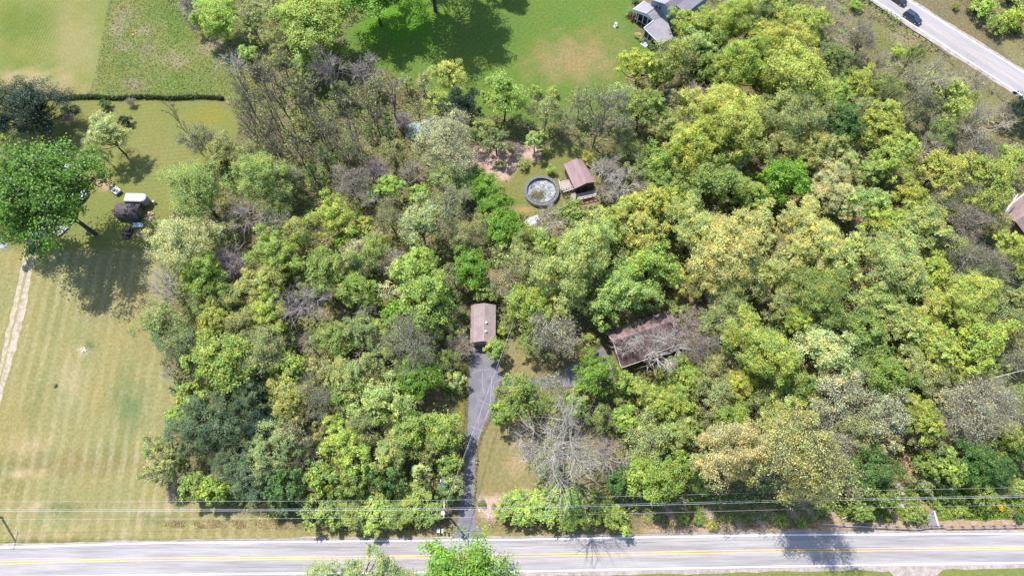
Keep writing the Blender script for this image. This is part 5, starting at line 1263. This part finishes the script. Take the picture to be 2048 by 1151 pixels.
b = MB(); b.tube((Lt, -.5, .5), (Lt+1.3, 0, .5), .06, n=5); b.tube((Lt, .5, .5), (Lt+1.3, 0, .5), .06, n=5); b.tube((Lt+1.25, 0, 0), (Lt+1.25, 0, .9), .05, n=6); b.build('hitch', mat('rusty_iron', (.22, .12, .09), .8), t)
b = MB(); b.box((Lt+.75, .1, .7), (.5, .5, .3)); b.build('tool_box', wpale, t)
# dark shed
c = P(264, 428, 0); t = empty('yard_shed', (c.x, c.y, 0), R_(-3), label='dark tunnel-roofed yard shed below the white trailer', cat='shed')
lx = 44*mpp(264, 428, 2.4)/2; ly = 1.7
pr = [(-ly, 0), (-ly, 1.5), (-ly*.8, 2.1), (-ly*.3, 2.5), (ly*.3, 2.5), (ly*.8, 2.1), (ly, 1.5), (ly, 0)]
b = MB(); b.prism([(-lx, y, z) for y, z in pr], [(lx, y, z) for y, z in pr]); b.build('wall', mat('shed_wall', (.06, .055, .055), .8), t)
sr = mat('shed_roof_dark', (.085, .07, .075), .8, n1=.9, n2=(.5, .5, .5), var=.4)
for i in range(1, 6):
    (ya, za), (yb_, zb) = pr[i], pr[i+1]; b = MB(); nrm = Vector((0, -(zb-za), (yb_-ya))).normalized()*.06
    b.prism([Vector((-lx-.2, ya, za)), Vector((lx+.2, ya, za)), Vector((lx+.2, yb_, zb)), Vector((-lx-.2, yb_, zb))], [Vector((-lx-.2, ya, za))+nrm, Vector((lx+.2, ya, za))+nrm, Vector((lx+.2, yb_, zb))+nrm, Vector((-lx-.2, yb_, zb))+nrm]); b.build('roof_panel', sr, t)
b = MB(); b.box((lx+.03, 0, 1), (.06, 1.6, 2)); b.build('door', mat('shed_door', (.12, .12, .11), .7), t)
c = P(275.5, 451, .6); t = empty('bench', (c.x, c.y, 0), 0, label='pale blue bench against the dark yard shed', cat='bench'); bw = mat('pale_blue_wood', (.45, .52, .62), .7)
for yy in (-.2, .03, .26): b = MB(); b.box((0, yy, .46), (2.0, .2, .05)); b.build('seat', bw, t)
b = MB(); b.box((0, .42, .75), (2.0, .06, .4)); b.build('backrest', bw, t)
for xx in (-.85, .85): b = MB(); b.box((xx, 0, .21), (.08, .5, .42)); b.build('leg', bw, t)
# ride-on mower
c = P(255, 465, .5); t = empty('riding_mower', (c.x, c.y, 0), R_(80), label='dark riding mower parked in shade under the yard shed', cat='mower')
nv_ = paint('mower_navy', (.03, .025, .06)); b = MB(); b.box((.7, 0, .75), (1.2, .8, .5), 0, .85); b.build('hood', nv_, t, bevel=.05); b = MB(); b.box((-.3, 0, .4), (2.2, 1.5, .18)); b.build('mower_deck', nv_, t, bevel=.04)
b = MB(); b.box((-.45, 0, .75), (.5, .5, .12)); b.box((-.7, 0, 1.0), (.12, .5, .5)); b.build('seat', mat('maroon_seat', (.25, .10, .08), .6), t)
b = MB(); b.tube((.15, 0, .8), (-.05, 0, 1.15), .04); b.tube((-.05, 0, 1.14), (-.07, 0, 1.18), .2, n=12); b.build('steering_wheel', tyre, t)
for xx, rr_ in ((.9, .25), (-.7, .36)):
    for s_ in (-1, 1): b = MB(); b.tube((xx, s_*.5, rr_), (xx, s_*.75, rr_), rr_, n=14); b.build('wheel', tyre, t)
# small white cart
c = P(231, 380, .6); t = empty('utility_cart', (c.x, c.y, 0), R_(-38), label='small white open cart with dark load above the box trailer', cat='cart'); wc_ = mat('white_cart', (.42, .42, .44), .5)
b = MB(); b.box((0, 0, .5), (2.3, 1.4, .1)); b.build('bed', wc_, t)
for d_, c__ in (((2.3, .08, .4), (0, .7, .75)), ((2.3, .08, .4), (0, -.7, .75)), ((.08, 1.3, .4), (1.15, 0, .75)), ((.08, 1.3, .4), (-1.15, 0, .75))): b = MB(); b.box(c__, d_); b.build('side_panel', wc_, t)
b = MB(); b.box((-.3, -.2, .75), (.7, .6, .4), .3); b.box((.5, .1, .7), (.5, .6, .3), -.4); b.build('load', nv_, t)
for s_ in (-1, 1): b = MB(); b.tube((0, s_*.72, .28), (0, s_*.86, .28), .28, n=12); b.build('wheel', tyre, t)
# ring of stones / log rounds
def pile(name, x, y, n, rad, sz, cols, label, cat, part, seed=1):
    g_ = random.Random(seed); c = P(x, y); t = empty(name, (c.x, c.y, 0), 0, label=label, cat=cat); ms = [mat(part+'_%s_%d' % (name, i), q, .9) for i, q in enumerate(cols)]
    for i in range(n):
        a_ = g_.uniform(0, 6.28); r = rad*math.sqrt(g_.random()); s_ = sz*g_.uniform(.6, 1.3); b = MB()
        k_ = 7; bot = [(r*math.cos(a_)+s_*math.cos(6.283*j/k_)*g_.uniform(.7, 1.1), r*math.sin(a_)+s_*math.sin(6.283*j/k_)*g_.uniform(.7, 1.1), 0) for j in range(k_)]
        cx = sum(p[0] for p in bot)/k_; cy = sum(p[1] for p in bot)/k_; b.prism(bot, [(cx+(p[0]-cx)*.7, cy+(p[1]-cy)*.7, s_*g_.uniform(.5, .9)) for p in bot]); b.build(part, g_.choice(ms), t)
    return t
pile('log_pile', 300, 434, 16, 1.1, .33, [(.33, .25, .19), (.45, .33, .24), (.16, .12, .1)], 'round heap of sawn logs at the right of the dark yard shed', 'logs', 'log', 1)
pile('log_pile', 282, 469, 14, .9, .3, [(.35, .27, .19), (.45, .37, .25)], 'pale heap of branches below the bench', 'logs', 'log', 2)
pile('rock_pile', 1338, 180, 6, 1.4, .7, [(.5, .45, .38), (.42, .38, .33)], 'upper pale boulders between yellow trees above the pool glade', 'rocks', 'rock', 3)
pile('rock_pile', 1340, 197, 5, 1.3, .7, [(.5, .44, .38), (.4, .36, .32)], 'lower pale boulders between yellow trees above the pool glade', 'rocks', 'rock', 4)
pile('rock_pile', 1815, 990, 26, 2.6, .42, [(.24, .21, .20), (.17, .15, .14), (.29, .26, .25)], 'grey stones in the stream mouth above the culvert', 'rocks', 'rock', 5)
pile('rock_pile', 1428, 612, 7, 1.0, .4, [(.55, .5, .45), (.45, .4, .36)], 'pale stones below the tiny brown shed', 'rocks', 'rock', 6)
pile('rock_pile', 972, 1018, 14, 1.6, .25, [(.5, .40, .36), (.4, .33, .3), (.55, .38, .25)], 'small garden stones in the bed right of the drive', 'rocks', 'rock', 7)
pile('rock_pile', 270, 66, 5, .8, .3, [(.50, .33, .15), (.42, .27, .12)], 'orange-tan mound in the middle of the meadow', 'mound', 'clod', 8)
pile('rock_pile', 163, 702, 9, 1.0, .28, [(.5, .43, .36), (.4, .33, .27)], 'pale rubble spot in the middle of the mown field', 'rocks', 'rock', 9)
pile('stump', 113, 772, 3, .25, .35, [(.07, .09, .05), (.3, .27, .2)], 'small dark stump alone in the mown field', 'stump', 'wood', 10)
# tarps
def tarp(x, y, w, d, h, c, label, seed, rz=0, nm='tarp', cat='tarp'):
    g_ = np.random.default_rng(seed); p = P(x, y); n = 12; V = []
    ph = g_.uniform(0, 6, 4)
    for i in range(n):
        for j in range(n):
            u, v = i/(n-1)*2-1, j/(n-1)*2-1; e = max(abs(u), abs(v))
            V.append((u*w/2*(1+.08*math.sin(3*v+ph[0])), v*d/2*(1+.08*math.sin(4*u+ph[1])), .03+h*(1-e**3)*(.75+.25*math.sin(4*u+ph[2])*math.sin(5*v+ph[3]))))
    F = [(i*n+j, (i+1)*n+j, (i+1)*n+j+1, i*n+j+1) for i in range(n-1) for j in range(n-1)]
    me = bpy.data.meshes.new(nm); me.from_pydata(V, [], F); o = link(nm, me, mat('%s_%d_cloth' % (nm, seed), c, .45, var=.15)); o.location = p; o.rotation_euler[2] = rz; tag(o, label, cat); return o
tarp(72, 398, 3, 2, .9, (.12, .32, .75), 'blue tarp under the big maple, upper of two', 41, .2)
tarp(70, 426, 3.2, 2, .8, (.12, .34, .78), 'blue tarp on the gravel edge, lower of two', 42, -.1)
tarp(840, 258, 6.5, 4.5, .7, (.20, .25, .23), 'pale greenish sheet lying among bare trees', 43, .1)
tarp(1066, 442, 3.4, 2.2, .5, (.33, .34, .35), 'crumpled white sheet under the tree below the pool', 44, .5)
tarp(4, 488, 2.4, 2.4, 1, (.45, .46, .5), 'white cover at the left edge beside the gravel yard', 45)
t = suv(128, 344, R_(70), paint('white_van_paint', (.42, .42, .45)), 'white car parked under the big maple, upper of two', 'parked_car')
t = suv(152, 398, R_(55), paint('white_car_paint', (.36, .38, .42)), 'white car parked under the big maple, lower of two', 'parked_car')
t = suv(889, 962, R_(78), paint('blue_car_paint', (.02, .05, .15)), 'blue car parked in the hedge shade left of the driveway', 'parked_car')
# ---------------------------------------------------------------- poles and wires
pw = mat('pole_wood', (.19, .14, .11), .9, var=.2); ins_m = mat('insulator', (.5, .5, .52), .4); wirem = mat('wire', (.30, .31, .33), .5, metal=.0); darkw = mat('dark_wire', (.10, .10, .10), .6)
HP = 10.6; xa_dir = Vector((-.03, 1, 0)).normalized()
c0 = P(886, 1017, HP); c0.z = HP
pbase0 = P(30, 1080); p0 = Vector((pbase0.x-SHX*HP, pbase0.y-SHY*HP, HP)); c2_ = P(1630, 999, HP); c3 = P(2330, 985, HP); cm = P(-930, 1045, HP)
arms = []
for i, (c, lb_) in enumerate(((p0, 'wooden utility pole beyond the left frame edge, only its shadow in view'), (c0, 'wooden utility pole with transformer where the driveway meets the road'), (c2_, 'wooden utility pole half hidden by the golden giant tree'))):
    t = thing('utility_pole', (c.x, c.y, 0), label=lb_, cat='utility pole')
    b = MB(); b.tube((c.x, c.y, 0), (c.x, c.y, HP+.35), .19, .13, n=10); b.build('pole', pw, t)
    b = MB(); q = c+xa_dir*1.5; q2 = c-xa_dir*1.5; b.tube((q.x+.16, q.y, HP), (q2.x+.16, q2.y, HP), .08, n=4); b.build('crossarm', mat('pale_arm_%d' % i, (.45, .42, .38), .8), t)
    for k_ in (-1.4, 0.12, 1.4): q = c+xa_dir*k_; b = MB(); b.tube((q.x+.16, q.y, HP+.08), (q.x+.16, q.y, HP+.32), .06, .04, n=8); b.build('insulator', ins_m, t)
    if i == 1: b = MB(); b.tube((c.x-.1, c.y-.5, HP-2.4), (c.x-.1, c.y-.5, HP-1.3), .32, n=14); b.build('transformer', ins_m, t); b = MB(); b.tube((c.x, c.y, HP-3.4), (c.x-6.5, c.y-1.2, .02), .02, n=4); b.build('guy_wire', wirem, t)
    finish(t)
def wire(pts, r, m, label, group=None, sag=.5):
    b = MB(); n = 14
    for a, c in zip(pts[:-1], pts[1:]):
        pr_ = a
        for s_ in range(1, n+1):
            u = s_/n; q = a.lerp(c, u); q.z -= sag*4*u*(1-u); b.tube(pr_, q, r, n=4); pr_ = q
    o = b.build('power_wire', m); tag(o, label, 'wire', group); return o
seq = [cm, p0, c0, c2_, c3]
for k_, r, lb_ in ((1.4, .018, 'thin power wire along the road, farthest from the road'), (.12, .022, 'thick pair of wires along the road, upper strand'), (-.14, .034, 'thick pair of wires along the road, lower bright strand'), (-1.4, .018, 'thin power wire along the road, nearest the road')):
    wire([q+xa_dir*k_+Vector((.16, 0, .3 if abs(k_) > .13 and k_ > -.2 or k_ == .12 else (.3 if k_ < -1 else -.8))) for q in seq], r, wirem, lb_, sag=.6)
e_ = P(1030, 634, 6.2); 
for dxx in (0, .45): wire([c0+Vector((.1+dxx*.3, .2, -.6)), e_+Vector((dxx, 0, 0))], .024, darkw if dxx else wirem, 'service wire from the pole to the garage side, %s strand' % ('right' if dxx else 'left'), sag=.9)
t = thing('service_pole', (e_.x+.2, e_.y, 0), label='short wooden service pole right of the garage under a tree', cat='utility pole'); b = MB(); b.tube((e_.x+.2, e_.y, 0), (e_.x+.2, e_.y, 6.5), .13, .1, n=8); b.build('pole', pw, t); finish(t)
p = P(899.5, 1053); b = MB(); b.tube((p.x, p.y, 0), (p.x+.05, p.y, 1.3), .09, n=8); tag(b.build('wooden_post', pw), 'short dark post beside the mailboxes at the drive mouth', 'post')
for x, y, c, lb_ in ((871.5, 1062, (.03, .035, .03), 'dark green mailbox at the left end of the row'), (876.6, 1061.5, (.85, .85, .85), 'white mailbox, left of the three white ones'), (879.6, 1061.5, (.85, .85, .85), 'white mailbox, middle of the three white ones'), (886.2, 1062, (.85, .85, .85), 'white mailbox, right of the three white ones'), (894, 1063, (.05, .07, .05), 'dark green mailbox at the right end of the row')):
    p = P(x, y); t = empty('mailbox', (p.x, p.y, 0), 0, label=lb_, cat='mailbox', group='mailboxes at the drive mouth'); mm_ = mat('mailbox_%d' % int(x), c, .5)
    b = MB(); pr = [(-.13, 1.05), (.13, 1.05), (.13, 1.22), (.08, 1.31), (-.08, 1.31), (-.13, 1.22)]; b.prism([(a_, -.35, z_) for a_, z_ in pr], [(a_, .35, z_) for a_, z_ in pr]); b.build('box', mm_, t)
    b = MB(); b.box((0, 0, .52), (.1, .1, 1.05)); b.build('post', pw, t)
p = P(1038, 1001); t = empty('yard_sign', (p.x, p.y, 0), .1, label='small white marker behind the hedge right of the drive', cat='sign'); b = MB(); b.box((0, 0, .6), (.5, .04, .5)); b.build('board', white, t); b = MB(); b.box((0, .04, .3), (.05, .04, .6)); b.build('stake', pw, t)
# ---------------------------------------------------------------- guardrails
galv = mat('galvanised', (.34, .34, .37), .45, metal=.3, var=.15); galvd = mat('weathered_steel', (.20, .19, .19), .7, metal=.2)
def rail(pts, step, m, label, side, pm_):
    c = [P(*q) for q in pts]; t = thing('guardrail', (c[0].x, c[0].y, 0), label=label, cat='guardrail')
    b = MB(); prf = [(.0, .46), (.07, .50), (.0, .57), (.0, .63), (.07, .70), (0, .77), (-.03, .77), (.03, .70), (-.03, .63), (-.03, .57), (.03, .5), (-.03, .46)]
    rings = []
    for i, q in enumerate(c):
        d = (c[min(i+1, len(c)-1)]-c[max(i-1, 0)]).normalized(); nn = Vector((-d.y, d.x, 0))*side
        rings.append([q+nn*a_+Vector((0, 0, z_)) for a_, z_ in prf])
    loft(rings).build('rail', m, t)
    tot = 0; nxt = .3
    for a, e in zip(c[:-1], c[1:]):
        L_ = (e-a).length; d = (e-a)/L_; nn = Vector((-d.y, d.x, 0))*side
        while nxt < tot+L_:
            q = a+d*(nxt-tot)-nn*.22; b = MB(); b.box((q.x, q.y, .42), (.24, .3, .84), math.atan2(d.y, d.x)); b.box((q.x+nn.x*.12, q.y+nn.y*.12, .6), (.12, .12, .3), math.atan2(d.y, d.x)); b.build('post', pm_, t); nxt += step
        tot += L_
    finish(t)
rail([(1690, -26), (1731, 2), (1775, 31), (1820, 63), (1852, 83), (1878, 104), (1897, 118)], 1.9, galvd, 'weathered guardrail with posts beside the upper road', 1, mat('rail_post_wood', (.10, .085, .075), .9))
rail([(1640, 1047), (1680, 1050), (1730, 1053), (1790, 1056), (1838, 1058)], 1.9, galv, 'bent galvanised guardrail left of the culvert slab', -1, pw)
rail([(1838, 1058), (1846, 1055), (1884, 1053.5), (1892, 1056), (1960, 1055), (2060, 1053), (2200, 1050)], 1.9, galv, 'galvanised guardrail right of the culvert slab', -1, pw)
t = thing('culvert', P(1868, 1036), label='grey concrete culvert slab sloping to the stream behind the guardrail', cat='culvert')
cm_ = mat('old_concrete', (.22, .21, .21), .9, var=.25, n1=.6); cl_ = mat('pale_concrete', (.42, .38, .37), .9)
slab('slab', [P(1852, 1021, .9), P(1866, 1020, .9), P(1875, 1051, .5), P(1858, 1052, .5)], .35, cm_, t); slab('side_wall', [P(1866.5, 1020, 1.1), P(1870, 1020, 1.1), P(1879, 1050, .7), P(1875.5, 1051, .7)], .6, cl_, t); finish(t)
def fallen(x0, y0, x1, y1, r, c, label, h0=.4, h1=.8, nm='fallen_trunk'):
    a, e = P(x0, y0, h0), P(x1, y1, h1); b = MB(); m_ = a.lerp(e, .5)+Vector((.2, .1, 0)); b.tube(a, m_, r, r*.75, 7); b.tube(m_, e, r*.75, r*.4, 7)
    g_ = random.Random(int(x0))
    for k_ in range(4): q = a.lerp(e, .4+.15*k_); b.tube(q, q+Vector((g_.uniform(-1.5, 1.5), g_.uniform(-1.5, 1.5), .5)), r*.3, .02, 5)
    tag(b.build(nm, mat('%s_%d' % (nm, int(x0)), c, .9)), label, 'fallen tree')
fallen(1644, 665, 1742, 580, .34, (.14, .11, .09), 'dark fallen trunk crossing the green slope right of centre', 2.5, 9)
fallen(1901, 560, 1948, 500, .2, (.45, .42, .38), 'pale fallen trunk in the grey tangle, upper', 8, 10)
fallen(1905, 568, 1990, 530, .16, (.45, .42, .38), 'pale fallen trunk in the grey tangle, lower', 8, 10)
fallen(1988, 755, 2055, 738, .1, (.30, .28, .25), 'pale dead limb at the right edge above the deep green trees', 9, 11)
fallen(1684, 1037, 1713, 1026, .09, (.4, .34, .3), 'thin dead branch lying on the verge above the guardrail', .3, .5)
fallen(2010, 425, 2036, 388, .2, (.6, .55, .47), 'pale leaning trunk along the edge of the right shed', 5, 6.5)
fallen(748, 420, 768, 466, .22, (.12, .10, .08), 'dark fallen trunk across the brown clearing in the left wood', .4, .6)
